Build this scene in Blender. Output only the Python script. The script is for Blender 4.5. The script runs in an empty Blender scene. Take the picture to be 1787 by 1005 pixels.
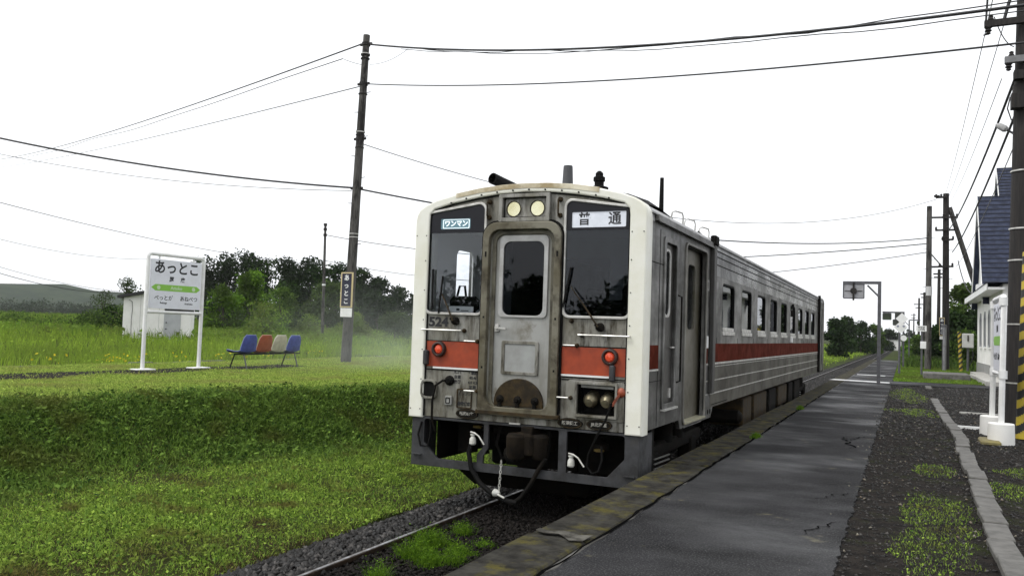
import bpy, math, random
import numpy as np
from mathutils import Vector
R=math.radians
SC=bpy.context.scene; COL=SC.collection
rng=np.random.default_rng(7); random.seed(7)

# ------------------------------------------------------------------ camera
CAMZ=1.42; FPX=1450.0; CU,CV=893.5,502.5
def _ray(u,v): return np.array([u-CU,-(v-CV),-FPX])
_Y=_ray(1578,598); _Y/=np.linalg.norm(_Y)
_X=-_ray(-2200,469); _X/=np.linalg.norm(_X); _X-=_Y*(_X@_Y); _X/=np.linalg.norm(_X)
_Z=np.cross(_X,_Y); RM=np.array([_X,_Y,_Z])
def at(u,v,y):
    """the point at distance y down the line that is seen at photograph pixel u,v"""
    d=RM@_ray(u,v); return Vector(d*(y/d[1]))+Vector((0,0,CAMZ))
def gp(u,v,z=0.0):
    d=RM@_ray(u,v); return Vector(d*((z-CAMZ)/d[2]))+Vector((0,0,CAMZ))
cam=bpy.data.cameras.new('camera'); co=bpy.data.objects.new('camera',cam); COL.objects.link(co)
from mathutils import Matrix
m4=Matrix([list(RM[0])+[0],list(RM[1])+[0],list(RM[2])+[CAMZ],[0,0,0,1]]); co.matrix_world=m4
cam.sensor_width=36; cam.lens=36*FPX/1787; cam.clip_start=.05; cam.clip_end=9000
SC.camera=co
# ------------------------------------------------------------------ world, sun, exposure
SUN_EL,SUN_AZ=R(55),R(-135)     # azimuth measured from +Y towards +X
w=bpy.data.worlds.new('World'); SC.world=w; w.use_nodes=True
nt=w.node_tree; bg=nt.nodes['Background']
sky=nt.nodes.new('ShaderNodeTexSky'); sky.sky_type='NISHITA'; sky.sun_disc=False
sky.sun_elevation=SUN_EL; sky.sun_rotation=SUN_AZ; sky.dust_density=4; sky.air_density=1.0; sky.altitude=50
hs=nt.nodes.new('ShaderNodeHueSaturation'); hs.inputs['Saturation'].default_value=.12
mx=nt.nodes.new('ShaderNodeMix'); mx.data_type='RGBA'; mx.inputs['Factor'].default_value=.72
mx.inputs[7].default_value=(9.3,9.5,9.8,1)
nt.links.new(sky.outputs[0],hs.inputs['Color']); nt.links.new(hs.outputs[0],mx.inputs[6])
nt.links.new(mx.outputs[2],bg.inputs['Color']); bg.inputs['Strength'].default_value=.11
sl=bpy.data.lights.new('sun','SUN'); sl.energy=1.0; sl.angle=R(14); sl.color=(1,.97,.92)
so=bpy.data.objects.new('sun',sl); COL.objects.link(so)
sd=Vector((math.sin(SUN_AZ)*math.cos(SUN_EL),math.cos(SUN_AZ)*math.cos(SUN_EL),math.sin(SUN_EL)))
so.rotation_euler=sd.to_track_quat('Z','Y').to_euler(); so.location=(0,0,60)
SC.view_settings.view_transform='Standard'; SC.view_settings.look='None'; SC.view_settings.gamma=1
SC.view_settings.exposure=0.62
SC.render.engine='CYCLES'; SC.cycles.max_bounces=6; SC.cycles.transparent_max_bounces=16
SC.cycles.volume_bounces=0

# ------------------------------------------------------------------ materials
def nodes(name):
    m=bpy.data.materials.new(name); m.use_nodes=True; t=m.node_tree; return m,t,t.nodes['Principled BSDF']
def rgb(c): return (c[0],c[1],c[2],1)
def MAT(name,c1,c2=None,scale=4,rough=.6,rough2=None,metal=0,bump=0,bscale=None,stretch=(1,1,1),c3=None,s3=1.2,lo=.38,hi=.62,lo3=.5,hi3=.68,spec=.5,emit=None,detail=6,contrast3=1,stretch3=(1,1,1)):
    m,t,b=nodes(name); N=t.nodes; L=t.links
    b.inputs['Roughness'].default_value=rough; b.inputs['Metallic'].default_value=metal
    b.inputs['Specular IOR Level'].default_value=spec
    tc=N.new('ShaderNodeTexCoord'); geo=N.new('ShaderNodeNewGeometry')
    mp=N.new('ShaderNodeMapping'); mp.inputs['Scale'].default_value=stretch; L.new(geo.outputs['Position'],mp.inputs[0])
    nz=N.new('ShaderNodeTexNoise'); nz.inputs['Scale'].default_value=scale; nz.inputs['Detail'].default_value=detail; nz.inputs['Roughness'].default_value=.62
    L.new(mp.outputs[0],nz.inputs['Vector'])
    rp=N.new('ShaderNodeMapRange'); rp.inputs['From Min'].default_value=lo; rp.inputs['From Max'].default_value=hi
    L.new(nz.outputs['Fac'],rp.inputs['Value'])
    col=None
    if c2 is not None:
        x=N.new('ShaderNodeMix'); x.data_type='RGBA'; x.inputs[6].default_value=rgb(c1); x.inputs[7].default_value=rgb(c2)
        L.new(rp.outputs[0],x.inputs['Factor']); col=x.outputs[2]
    if c3 is not None:
        mp3=N.new('ShaderNodeMapping'); mp3.inputs['Scale'].default_value=stretch3; mp3.inputs['Location'].default_value=(3.3,7.1,1.7); L.new(geo.outputs['Position'],mp3.inputs[0])
        n3=N.new('ShaderNodeTexNoise'); n3.inputs['Scale'].default_value=s3; n3.inputs['Detail'].default_value=8; n3.inputs['Roughness'].default_value=.7
        L.new(mp3.outputs[0],n3.inputs['Vector'])
        r3=N.new('ShaderNodeMapRange'); r3.inputs['From Min'].default_value=lo3; r3.inputs['From Max'].default_value=hi3; r3.inputs['To Max'].default_value=contrast3
        L.new(n3.outputs['Fac'],r3.inputs['Value'])
        y=N.new('ShaderNodeMix'); y.data_type='RGBA'; y.inputs[7].default_value=rgb(c3)
        if col: L.new(col,y.inputs[6])
        else: y.inputs[6].default_value=rgb(c1)
        L.new(r3.outputs[0],y.inputs['Factor']); col=y.outputs[2]
    if col: L.new(col,b.inputs['Base Color'])
    else: b.inputs['Base Color'].default_value=rgb(c1)
    if rough2 is not None:
        rr=N.new('ShaderNodeMapRange'); rr.inputs['To Min'].default_value=rough; rr.inputs['To Max'].default_value=rough2
        L.new(rp.outputs[0],rr.inputs['Value']); L.new(rr.outputs[0],b.inputs['Roughness'])
    if bump:
        nb=N.new('ShaderNodeTexNoise'); nb.inputs['Scale'].default_value=bscale or scale*3; nb.inputs['Detail'].default_value=5
        L.new(mp.outputs[0],nb.inputs['Vector'])
        bp=N.new('ShaderNodeBump'); bp.inputs['Strength'].default_value=1; bp.inputs['Distance'].default_value=bump
        L.new(nb.outputs['Fac'],bp.inputs['Height']); L.new(bp.outputs[0],b.inputs['Normal'])
    if emit: b.inputs['Emission Color'].default_value=rgb(emit[:3]); b.inputs['Emission Strength'].default_value=emit[3]
    return m
def LEAF(name,ca,cb,cc=None,trans=.35,pscale=.8,rough=.8,patch=(.4,.6)):
    m,t,b=nodes(name); N=t.nodes; L=t.links
    a=N.new('ShaderNodeAttribute'); a.attribute_name='rnd'
    x=N.new('ShaderNodeMix'); x.data_type='RGBA'; x.inputs[6].default_value=rgb(ca); x.inputs[7].default_value=rgb(cb)
    L.new(a.outputs['Fac'],x.inputs['Factor']); col=x.outputs[2]
    if cc:
        geo=N.new('ShaderNodeNewGeometry'); nz=N.new('ShaderNodeTexNoise'); nz.inputs['Scale'].default_value=pscale; nz.inputs['Detail'].default_value=5
        L.new(geo.outputs['Position'],nz.inputs['Vector'])
        r=N.new('ShaderNodeMapRange'); r.inputs['From Min'].default_value=patch[0]; r.inputs['From Max'].default_value=patch[1]; L.new(nz.outputs['Fac'],r.inputs['Value'])
        y=N.new('ShaderNodeMix'); y.data_type='RGBA'; y.inputs[7].default_value=rgb(cc)
        L.new(col,y.inputs[6]); L.new(r.outputs[0],y.inputs['Factor']); col=y.outputs[2]
    L.new(col,b.inputs['Base Color']); b.inputs['Roughness'].default_value=rough; b.inputs['Specular IOR Level'].default_value=.08
    tr=N.new('ShaderNodeBsdfTranslucent'); L.new(col,tr.inputs['Color'])
    mixs=N.new('ShaderNodeMixShader'); mixs.inputs[0].default_value=trans
    out=N['Material Output']; L.new(b.outputs[0],mixs.inputs[1]); L.new(tr.outputs[0],mixs.inputs[2]); L.new(mixs.outputs[0],out.inputs['Surface'])
    return m
def GLASS(name,tint,refl_rough=.02,refl=.5):
    m,t,b=nodes(name); N=t.nodes; L=t.links
    tr=N.new('ShaderNodeBsdfTransparent'); tr.inputs['Color'].default_value=rgb(tint)
    gl=N.new('ShaderNodeBsdfGlossy'); gl.inputs['Roughness'].default_value=refl_rough; gl.inputs['Color'].default_value=(.9,.92,.95,1)
    fr=N.new('ShaderNodeFresnel'); fr.inputs['IOR'].default_value=1+refl
    mxs=N.new('ShaderNodeMixShader'); L.new(fr.outputs[0],mxs.inputs[0]); L.new(tr.outputs[0],mxs.inputs[1]); L.new(gl.outputs[0],mxs.inputs[2])
    L.new(mxs.outputs[0],N['Material Output'].inputs['Surface'])
    return m
def CENTRE(m,cx=-3.895,amt=.16):
    t=m.node_tree; N=t.nodes; L=t.links
    mrs=[n for n in N if n.type=='MAP_RANGE']; r3=mrs[-1]; src=r3.inputs['Value'].links[0].from_socket
    g=N.new('ShaderNodeNewGeometry'); sp=N.new('ShaderNodeSeparateXYZ'); L.new(g.outputs['Position'],sp.inputs[0])
    a=N.new('ShaderNodeMath'); a.operation='SUBTRACT'; a.inputs[1].default_value=cx; L.new(sp.outputs['X'],a.inputs[0])
    b=N.new('ShaderNodeMath'); b.operation='ABSOLUTE'; L.new(a.outputs[0],b.inputs[0])
    c=N.new('ShaderNodeMapRange'); c.inputs['From Min'].default_value=1.0; c.inputs['From Max'].default_value=.35; c.inputs['To Max'].default_value=amt; L.new(b.outputs[0],c.inputs['Value'])
    d=N.new('ShaderNodeMapRange'); d.inputs['From Min'].default_value=.75; d.inputs['From Max'].default_value=.40; d.inputs['To Max'].default_value=amt*.7; L.new(sp.outputs['Z'],d.inputs['Value'])
    e=N.new('ShaderNodeMapRange'); e.inputs['From Min'].default_value=2.45; e.inputs['From Max'].default_value=2.9; e.inputs['To Max'].default_value=amt*.6; L.new(sp.outputs['Z'],e.inputs['Value'])
    prev=src
    for q in (c,d,e):
        f=N.new('ShaderNodeMath'); f.operation='ADD'; L.new(prev,f.inputs[0]); L.new(q.outputs[0],f.inputs[1]); prev=f.outputs[0]
    L.new(prev,r3.inputs['Value'])
m_steel=MAT('weathered_stainless',(.30,.29,.26),(.20,.19,.16),3,.42,.62,.35,.001,30,(1,1,.35),c3=(.085,.068,.035),s3=2.2,lo3=.53,hi3=.72,stretch3=(1.6,1.6,.5))
m_steelfront=MAT('stained_stainless_front',(.30,.295,.27),(.17,.16,.125),2.6,.45,.65,.3,.001,30,(1,1,.5),c3=(.026,.019,.007),s3=3.4,lo3=.47,hi3=.66,stretch3=(2.2,1,.5)); CENTRE(m_steelfront)
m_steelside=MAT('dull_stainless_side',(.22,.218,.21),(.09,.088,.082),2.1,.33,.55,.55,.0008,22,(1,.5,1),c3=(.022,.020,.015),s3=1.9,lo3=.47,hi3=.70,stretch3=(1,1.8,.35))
m_upper=MAT('upper_panel_painted_reflections',(.46,.46,.45),(.16,.16,.155),1.1,.22,.34,.85,.0006,8,(1,.9,1.5),c3=(.05,.05,.045),s3=1.3,lo3=.50,hi3=.56,contrast3=.6,stretch3=(1,1.6,1.2))  # glossy metal; light and dark blotches paint in the mirrored surroundings
m_steellow=MAT('brown_dusted_stainless',(.090,.084,.066),(.045,.040,.028),1.6,.5,.65,.3,.0008,22,(1,.7,1),c3=(.024,.020,.012),s3=1.1,lo3=.48,hi3=.7)
m_door=MAT('grey_stainless_door',(.36,.36,.345),(.22,.215,.19),3,.45,.6,.3,.0006,30,(1,1,.4),c3=(.11,.09,.05),s3=2.5,lo3=.58,hi3=.76)
m_bright=MAT('bright_trim',(.62,.61,.58),(.42,.41,.38),8,.35,.5,.4)
m_cream=MAT('cream_paint',(.82,.815,.74),(.74,.73,.62),2,.35,.5,0,c3=(.20,.13,.06),s3=1.7,lo3=.66,hi3=.9)
m_creamtop=MAT('rust_stained_cream',(.74,.69,.54),(.36,.28,.15),3.2,.45,.6,0,c3=(.17,.15,.13),s3=3.1,lo3=.56,hi3=.68,stretch3=(1,1,1))
m_red=MAT('faded_vermilion',(.36,.052,.013),(.25,.034,.010),5,.45,.6,0,c3=(.16,.04,.02),s3=5,lo3=.58,hi3=.85)
m_redside=MAT('faded_vermilion_shaded_side',(.105,.016,.007),(.062,.011,.005),4,.8,1,0,spec=.06,c3=(.055,.022,.012),s3=4,lo3=.56,hi3=.8,stretch3=(1,1.4,.25))  # the front band's vermilion with the flank's shade put into the colour
m_black=MAT('black_rubber',(.004,.004,.004),(.007,.0065,.006),9,.7,spec=.12)
m_grime=MAT('grimy_black_iron',(.005,.005,.0045),(.010,.008,.006),6,.8,bump=.002,spec=.10)
m_brown=MAT('greasy_brown_iron',(.016,.011,.005),(.055,.037,.015),7,.6,.75,spec=.2,bump=.002,c3=(.02,.015,.01),s3=4,lo3=.5,hi3=.65)
m_skirt=MAT('slate_grey_plate',(.040,.041,.045),(.016,.016,.0165),5,.6,.75,bump=.001,c3=(.04,.035,.028),s3=3,lo3=.55,hi3=.75)
m_roof=MAT('grey_roof_paint',(.40,.40,.40),(.30,.30,.30),2,.5,.65,0,c3=(.15,.145,.14),s3=2.2,lo3=.52,hi3=.72,stretch3=(2,.7,1))
m_white=MAT('white_enamel',(.78,.78,.77),(.68,.68,.66),6,.35,.5)
m_whitedirty=MAT('weathered_white_wall',(.82,.81,.78),(.74,.73,.69),1.5,.6,c3=(.42,.40,.33),s3=1.2,lo3=.6,hi3=.85,stretch3=(1,1,.3))
m_glassdimcab=GLASS('glass_tinted_dim_cab',(.50,.53,.58),.015,.42)  # tint paints in the dimmer cab interior behind the platform-side pane
m_glassclear=GLASS('cab_window_glass',(.90,.92,.94),.01,.46)
m_lamp=MAT('lens',(.55,.50,.33),(.75,.74,.66),22,.12,.25,.6)
m_refl=MAT('yellowed_reflector',(.80,.74,.48),(.62,.55,.30),3,.06,.12,.95)
m_lampred=MAT('red_lamp_lens',(.45,.03,.012),(.75,.12,.05),60,.2,emit=(1,.08,.03,.05))
m_ink=MAT('black_lettering',(.012,.012,.014))
m_inkwhite=MAT('white_lettering',(.7,.7,.7))
m_rollsign=MAT('backlit_rollsign',(.5,.52,.56),(.40,.42,.46),8,.4,emit=(.82,.86,.95,.22))
m_litwhite=MAT('lit_white_characters',(.7,.75,.78),emit=(.8,.95,1,.45))
m_rollsign2=MAT('backlit_bluish_sign',(.12,.22,.26),(.09,.18,.22),9,.4,emit=(.4,.7,.85,.07))
m_interior=MAT('grey_cab_lining',(.78,.80,.79),(.70,.72,.71),3,.7)
m_floor_in=MAT('brown_interior_floor',(.10,.08,.07),None,3,.6)
m_seatin=MAT('blue_seat_cloth',(.03,.05,.15),(.05,.07,.2),10,.8)
m_orange=MAT('orange_plug',(.30,.06,.02),(.12,.03,.015),12,.5)
m_valve=MAT('white_painted_valve',(.60,.60,.56),(.42,.41,.36),20,.4)
m_wood=MAT('grey_weathered_timber',(.10,.094,.086),(.050,.046,.042),6,.85,bump=.012,bscale=9,stretch=(6,6,.5),c3=(.014,.012,.011),s3=1.6,lo3=.5,hi3=.58,stretch3=(3,3,.8))
m_wooddark=MAT('tarred_timber',(.010,.009,.0085),(.024,.020,.018),5,.85,bump=.008,bscale=9,stretch=(6,6,.5))
m_postgrey=MAT('galvanised_grey',(.10,.10,.11),(.07,.07,.075),9,.55,metal=.2)
m_wire=MAT('black_cable',(.012,.012,.014),None,5,.6)
m_wirepale=MAT('pale_bare_wire',(.09,.09,.10),None,5,.5)
m_concrete=MAT('pale_concrete',(.42,.41,.38),(.30,.29,.27),5,.8,bump=.003,c3=(.12,.13,.07),s3=3,lo3=.55,hi3=.75)
m_kerb=MAT('worn_kerb_concrete',(.125,.12,.11),(.07,.067,.06),7,.75,bump=.004,c3=(.05,.048,.04),s3=5,lo3=.56,hi3=.72)
m_edge=MAT('mossy_edge_stone',(.042,.040,.034),(.016,.015,.013),6,.9,1,spec=.08,bump=.006,bscale=25,c3=(.075,.066,.018),s3=4.6,lo3=.49,hi3=.66)
m_edgepale=MAT('pale_cracked_concrete',(.115,.11,.095),(.030,.028,.024),9,.9,1,spec=.1,bump=.004)
m_rail=MAT('rail_steel',(.030,.019,.012),(.014,.010,.008),8,.8,spec=.15)
m_railtop=MAT('worn_rail_head',(.30,.30,.31),(.14,.13,.12),12,.35,.5,.9)
m_stone=None
m_roofblue=MAT('blue_grey_metal_roof',(.036,.045,.080),(.020,.025,.045),4,.6,.75,0,spec=.2)
m_yellow=MAT('yellow_paint',(.50,.38,.03),(.40,.30,.04),9,.6)
m_soot=MAT('black_paint',(.02,.02,.02),None,9,.6)
m_crack=MAT('crack_dirt',(.004,.004,.004),None,9,1,spec=0)
m_oldyellow=MAT('old_yellow',(.16,.11,.02),(.05,.035,.01),9,.8)
m_green=MAT('sign_green',(.22,.48,.06),None,6,.5)
m_signface=MAT('sign_face_grey_white',(.72,.73,.79),(.66,.67,.72),5,.5)
m_navy=MAT('navy_enamel',(.006,.006,.028),None,6,.4)
m_goldtrim=MAT('yellowed_trim',(.55,.45,.24),None,6,.5)
def asphalt():
    m,t,b=nodes('wet_asphalt'); N=t.nodes; L=t.links
    geo=N.new('ShaderNodeNewGeometry')
    def noise(s,st=(1,1,1),d=6,r=.6,loc=(0,0,0)):
        mp=N.new('ShaderNodeMapping'); mp.inputs['Scale'].default_value=st; mp.inputs['Location'].default_value=loc; L.new(geo.outputs['Position'],mp.inputs[0])
        n=N.new('ShaderNodeTexNoise'); n.inputs['Scale'].default_value=s; n.inputs['Detail'].default_value=d; n.inputs['Roughness'].default_value=r
        L.new(mp.outputs[0],n.inputs['Vector']); return n.outputs['Fac']
    def mr(a,f0,f1,t0=0,t1=1):
        r=N.new('ShaderNodeMapRange'); r.inputs['From Min'].default_value=f0; r.inputs['From Max'].default_value=f1; r.inputs['To Min'].default_value=t0; r.inputs['To Max'].default_value=t1
        L.new(a,r.inputs['Value']); return r.outputs[0]
    def mix(f,a,c):
        x=N.new('ShaderNodeMix'); x.data_type='RGBA'; L.new(f,x.inputs['Factor'])
        if isinstance(a,tuple): x.inputs[6].default_value=rgb(a)
        else: L.new(a,x.inputs[6])
        x.inputs[7].default_value=rgb(c); return x.outputs[2]
    base=mix(mr(noise(1.3),.35,.65),(.009,.009,.0097),(.026,.0258,.028))
    base=mix(mr(noise(75,d=3),.52,.68),base,(.085,.085,.085)); base=mix(mr(noise(110,d=2,loc=(1,9,0)),.56,.66),base,(.006,.006,.006))
    base=mix(mr(noise(2.3,loc=(5,2,0)),.64,.72),base,(.11,.10,.065))
    L.new(base,b.inputs['Base Color'])
    wet=mr(noise(.55,(.8,1.1,1),5,.55,(2,3.5,0)),.46,.66)
    r=N.new('ShaderNodeMapRange'); r.inputs['To Min'].default_value=.85; r.inputs['To Max'].default_value=.46; sp=N.new('ShaderNodeMapRange'); sp.inputs['To Min'].default_value=.07; sp.inputs['To Max'].default_value=.26; L.new(wet,sp.inputs['Value']); L.new(sp.outputs[0],b.inputs['Specular IOR Level']); L.new(wet,r.inputs['Value']); L.new(r.outputs[0],b.inputs['Roughness'])
    bp=N.new('ShaderNodeBump'); bp.inputs['Distance'].default_value=.008; L.new(noise(60,d=4),bp.inputs['Height'])
    bp2=N.new('ShaderNodeBump'); bp2.inputs['Distance'].default_value=.03; L.new(noise(2.0,d=3),bp2.inputs['Height']); L.new(bp.outputs[0],bp2.inputs['Normal'])
    L.new(bp2.outputs[0],b.inputs['Normal']); return m
m_asphalt=asphalt()
m_gravel=MAT('dark_cinder_gravel',(.009,.008,.0075),(.024,.020,.017),9,.95,1,bump=.03,bscale=30,spec=.08,c3=(.020,.024,.009),s3=1.6,lo3=.54,hi3=.66)
m_soil=MAT('ballast_bed',(.006,.0055,.005),(.012,.011,.010),12,.95,spec=.1,bump=.02,bscale=40)
m_turf=MAT('turf_soil',(.028,.036,.010),(.022,.018,.009),1.6,1,spec=.05,bump=.02,bscale=18,c3=(.040,.06,.012),s3=.35,lo3=.42,hi3=.6)
m_hill=MAT('far_wooded_hill',(.018,.030,.016),(.035,.05,.025),.03,1,spec=0,c3=(.02,.03,.02),s3=.05)
L_lawn=LEAF('lawn_blades',(.055,.125,.016),(.38,.53,.085),(.14,.135,.035),.35,1.9,patch=(.52,.70))
L_top=LEAF('dry_mown_lawn',(.12,.21,.03),(.50,.62,.13),(.30,.32,.09),.35,1.1,patch=(.48,.68))
L_dead=LEAF('dead_grass',(.06,.040,.018),(.20,.15,.065),None,.3)
L_bank=LEAF('bank_weeds',(.014,.042,.008),(.18,.29,.05),(.10,.125,.026),.25,1.5,patch=(.5,.68))
L_tall=LEAF('tall_grass',(.15,.27,.025),(.38,.52,.07),(.15,.22,.035),.4,.35)
L_weed=LEAF('rank_weeds',(.07,.15,.016),(.22,.35,.045),(.12,.16,.035),.35,.25)
L_dark=LEAF('dark_tree_leaves',(.007,.020,.006),(.045,.085,.020),(.018,.030,.012),.25,.12)
L_mid=LEAF('mid_green_leaves',(.026,.062,.012),(.14,.23,.04),(.04,.06,.018),.3,.2)
L_bright=LEAF('bright_green_leaves',(.06,.16,.012),(.25,.44,.045),(.05,.085,.015),.35,.3)
L_far=LEAF('far_leaves',(.022,.036,.020),(.05,.07,.034),(.03,.042,.025),.25,.03)
m_yellowflower=LEAF('yellow_petals',(.55,.42,.02),(.7,.6,.05),None,.3)
m_paleflower=LEAF('pale_seed_heads',(.45,.47,.32),(.55,.55,.42),None,.3)
L_track=LEAF('track_weed',(.03,.085,.006),(.17,.30,.025),None,.4)
def STONE():
    m,t,b=nodes('ballast_stone'); N=t.nodes; L=t.links
    a=N.new('ShaderNodeAttribute'); a.attribute_name='rnd'
    r=N.new('ShaderNodeValToRGB'); L.new(a.outputs['Fac'],r.inputs[0])
    e=r.color_ramp.elements; e[0].position=0; e[0].color=(.008,.0075,.007,1); e[1].position=1; e[1].color=(.085,.078,.072,1)
    q=e.new(.75); q.color=(.018,.0165,.015,1)
    L.new(r.outputs[0],b.inputs['Base Color']); b.inputs['Roughness'].default_value=.55; b.inputs['Specular IOR Level'].default_value=.28; return m
m_stone=STONE()
m_bark=MAT('bark',(.06,.05,.04),(.035,.03,.025),8,.9,bump=.01)

# ------------------------------------------------------------------ object helpers
def tag(o,label=None,cat=None,group=None,kind=None):
    if label: o['label']=label
    if cat: o['category']=cat
    if group: o['group']=group
    if kind: o['kind']=kind
    return o
def wloc(o):
    v=Vector((0,0,0))
    while o: v+=o.location; o=o.parent
    return v
def empty(name,loc,label=None,cat=None,group=None):
    o=bpy.data.objects.new(name,None); COL.objects.link(o); o.location=loc; o.empty_display_size=.2
    return tag(o,label,cat,group)
def link(name,me,mat,parent=None,org=None,label=None,smooth=True):
    if mat is not None: me.materials.append(mat)
    o=bpy.data.objects.new(name,me); COL.objects.link(o)
    if parent is not None:
        o.parent=parent; base=wloc(parent)
    elif org is not None: base=Vector(org); o.location=base
    else: base=Vector((0,0,0))
    if base.length>0: me.transform(Matrix.Translation(-base))
    if label: o['label']=label
    return o
class MB:
    def __init__(s): s.v=[]; s.f=[]
    def add(s,vs,fs):
        n=len(s.v); s.v+= [tuple(p) for p in vs]; s.f+=[tuple(i+n for i in f) for f in fs]; return s
    def box(s,x0,x1,y0,y1,z0,z1,bev=0):
        if bev<=0:
            return s.add([(x0,y0,z0),(x1,y0,z0),(x1,y1,z0),(x0,y1,z0),(x0,y0,z1),(x1,y0,z1),(x1,y1,z1),(x0,y1,z1)],
              [(0,3,2,1),(4,5,6,7),(0,1,5,4),(1,2,6,5),(2,3,7,6),(3,0,4,7)])
        b=bev; vs=[]; fs=[]
        ring=lambda e,z:[(x0+e+b,y0+e,z),(x1-e-b,y0+e,z),(x1-e,y0+e+b,z),(x1-e,y1-e-b,z),(x1-e-b,y1-e,z),(x0+e+b,y1-e,z),(x0+e,y1-e-b,z),(x0+e,y0+e+b,z)]
        rs=[ring(b,z0),ring(0,z0+b),ring(0,z1-b),ring(b,z1)]
        for r in rs: vs+=r
        for k in range(3):
            for i in range(8): j=(i+1)%8; fs.append((k*8+i,k*8+j,(k+1)*8+j,(k+1)*8+i))
        fs.append(tuple(range(7,-1,-1))); fs.append(tuple(range(24,32)))
        return s.add(vs,fs)
    def tube(s,pts,r,seg=8,cap=True):
        pts=[Vector(p) for p in pts]; n=len(pts)
        rr=r if isinstance(r,(list,tuple)) else [r]*n
        vs=[];fs=[]; up=None
        for i,p in enumerate(pts):
            d=(pts[min(i+1,n-1)]-pts[max(i-1,0)]).normalized()
            if up is None: up=Vector((0,0,1)) if abs(d.z)<.9 else Vector((1,0,0))
            a=d.cross(up)
            if a.length<1e-4: a=d.cross(Vector((1,0,0)))
            a.normalize(); b=d.cross(a).normalized(); up=-b if True else up
            up=a.cross(d)
            for k in range(seg):
                t=2*math.pi*k/seg; vs.append(p+(a*math.cos(t)+b*math.sin(t))*rr[i])
        for i in range(n-1):
            for k in range(seg): j=(k+1)%seg; fs.append((i*seg+k,i*seg+j,(i+1)*seg+j,(i+1)*seg+k))
        if cap: fs.append(tuple(range(seg-1,-1,-1))); fs.append(tuple((n-1)*seg+k for k in range(seg)))
        return s.add(vs,fs)
    def cyl(s,p0,p1,r0,r1=None,seg=12): return s.tube([p0,p1],[r0,r0 if r1 is None else r1],seg)
    def bar(s,p0,p1,w,h=None,up=(0,0,1)):
        p0=Vector(p0);p1=Vector(p1);h=h or w; d=(p1-p0).normalized(); u=Vector(up)
        a=d.cross(u)
        if a.length<1e-3: a=d.cross(Vector((0,1,0)))
        a.normalize(); b=a.cross(d)
        vs=[]
        for p in (p0,p1):
            for sa,sb in ((-1,-1),(1,-1),(1,1),(-1,1)): vs.append(p+a*sa*w/2+b*sb*h/2)
        return s.add(vs,[(0,1,2,3),(7,6,5,4),(0,4,5,1),(1,5,6,2),(2,6,7,3),(3,7,4,0)])
    def lathe(s,c,axis,prof,seg=16):
        c=Vector(c); d=Vector(axis).normalized(); a=d.cross(Vector((0,0,1)))
        if a.length<1e-3: a=Vector((1,0,0))
        a.normalize(); b=d.cross(a); vs=[];fs=[]
        for (r,h) in prof:
            for k in range(seg): t=2*math.pi*k/seg; vs.append(c+d*h+(a*math.cos(t)+b*math.sin(t))*max(r,1e-4))
        for i in range(len(prof)-1):
            for k in range(seg): j=(k+1)%seg; fs.append((i*seg+k,i*seg+j,(i+1)*seg+j,(i+1)*seg+k))
        fs.append(tuple(range(seg-1,-1,-1))); fs.append(tuple((len(prof)-1)*seg+k for k in range(seg)))
        return s.add(vs,fs)
    def plate(s,outer,holes,t,fn,bev=0):
        cu=bpy.data.curves.new('tmp','CURVE'); cu.dimensions='2D'; cu.fill_mode='BOTH'; cu.extrude=t/2
        if bev: cu.bevel_depth=bev; cu.bevel_resolution=1; cu.offset=-bev
        for poly in [outer]+list(holes):
            sp=cu.splines.new('POLY'); sp.points.add(len(poly)-1); sp.use_cyclic_u=True
            for i,(a,b) in enumerate(poly): sp.points[i].co=(a,b,0,1)
        o=bpy.data.objects.new('tmp',cu); COL.objects.link(o)
        dg=bpy.context.evaluated_depsgraph_get(); me=bpy.data.meshes.new_from_object(o.evaluated_get(dg))
        s.add([fn(v.co.x,v.co.y,v.co.z) for v in me.vertices],[tuple(p.vertices) for p in me.polygons])
        bpy.data.objects.remove(o); bpy.data.curves.remove(cu); bpy.data.meshes.remove(me); return s
    def mesh(s,name):
        me=bpy.data.meshes.new(name); me.from_pydata([tuple(v) for v in s.v],[],s.f); me.validate(); me.update()
        me.polygons.foreach_set('use_smooth',[True]*len(me.polygons)); me.set_sharp_from_angle(angle=R(32)); return me
    def build(s,name,mat,parent=None,org=None,label=None):
        if parent is None and org is None:
            a=np.array([tuple(v) for v in s.v]); org=(float(a[:,0].mean()),float(a[:,1].mean()),float(a[:,2].min()))
        return link(name,s.mesh(name),mat,parent,org,label)
def rp(pts,r,seg=5):
    """polygon with rounded corners; r one radius or a list"""
    out=[]; n=len(pts)
    for i,p in enumerate(pts):
        rr=r[i] if isinstance(r,(list,tuple)) else r
        p=Vector(p); a=(Vector(pts[i-1])-p); b=(Vector(pts[(i+1)%n])-p)
        if rr<=0: out.append(tuple(p)); continue
        ang=a.angle(b); d=min(rr/math.tan(ang/2),a.length*.49,b.length*.49); an=a.normalized(); bn=b.normalized(); re=d*math.tan(ang/2)
        c=p+(an+bn).normalized()*(re/math.sin(ang/2)); s0=p+an*d-c; s1=p+bn*d-c
        t0=math.atan2(s0.y,s0.x); t1=math.atan2(s1.y,s1.x); dt=(t1-t0+math.pi)%(2*math.pi)-math.pi
        for k in range(seg+1): t=t0+dt*k/seg; out.append((c.x+re*math.cos(t),c.y+re*math.sin(t)))
    return out
def rr(x0,x1,z0,z1,r,seg=5): return rp([(x0,z0),(x1,z0),(x1,z1),(x0,z1)],r,seg)
def ellip(cx,cz,a,b,n=24): return [(cx+a*math.cos(2*math.pi*k/n),cz+b*math.sin(2*math.pi*k/n)) for k in range(n)]
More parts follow.
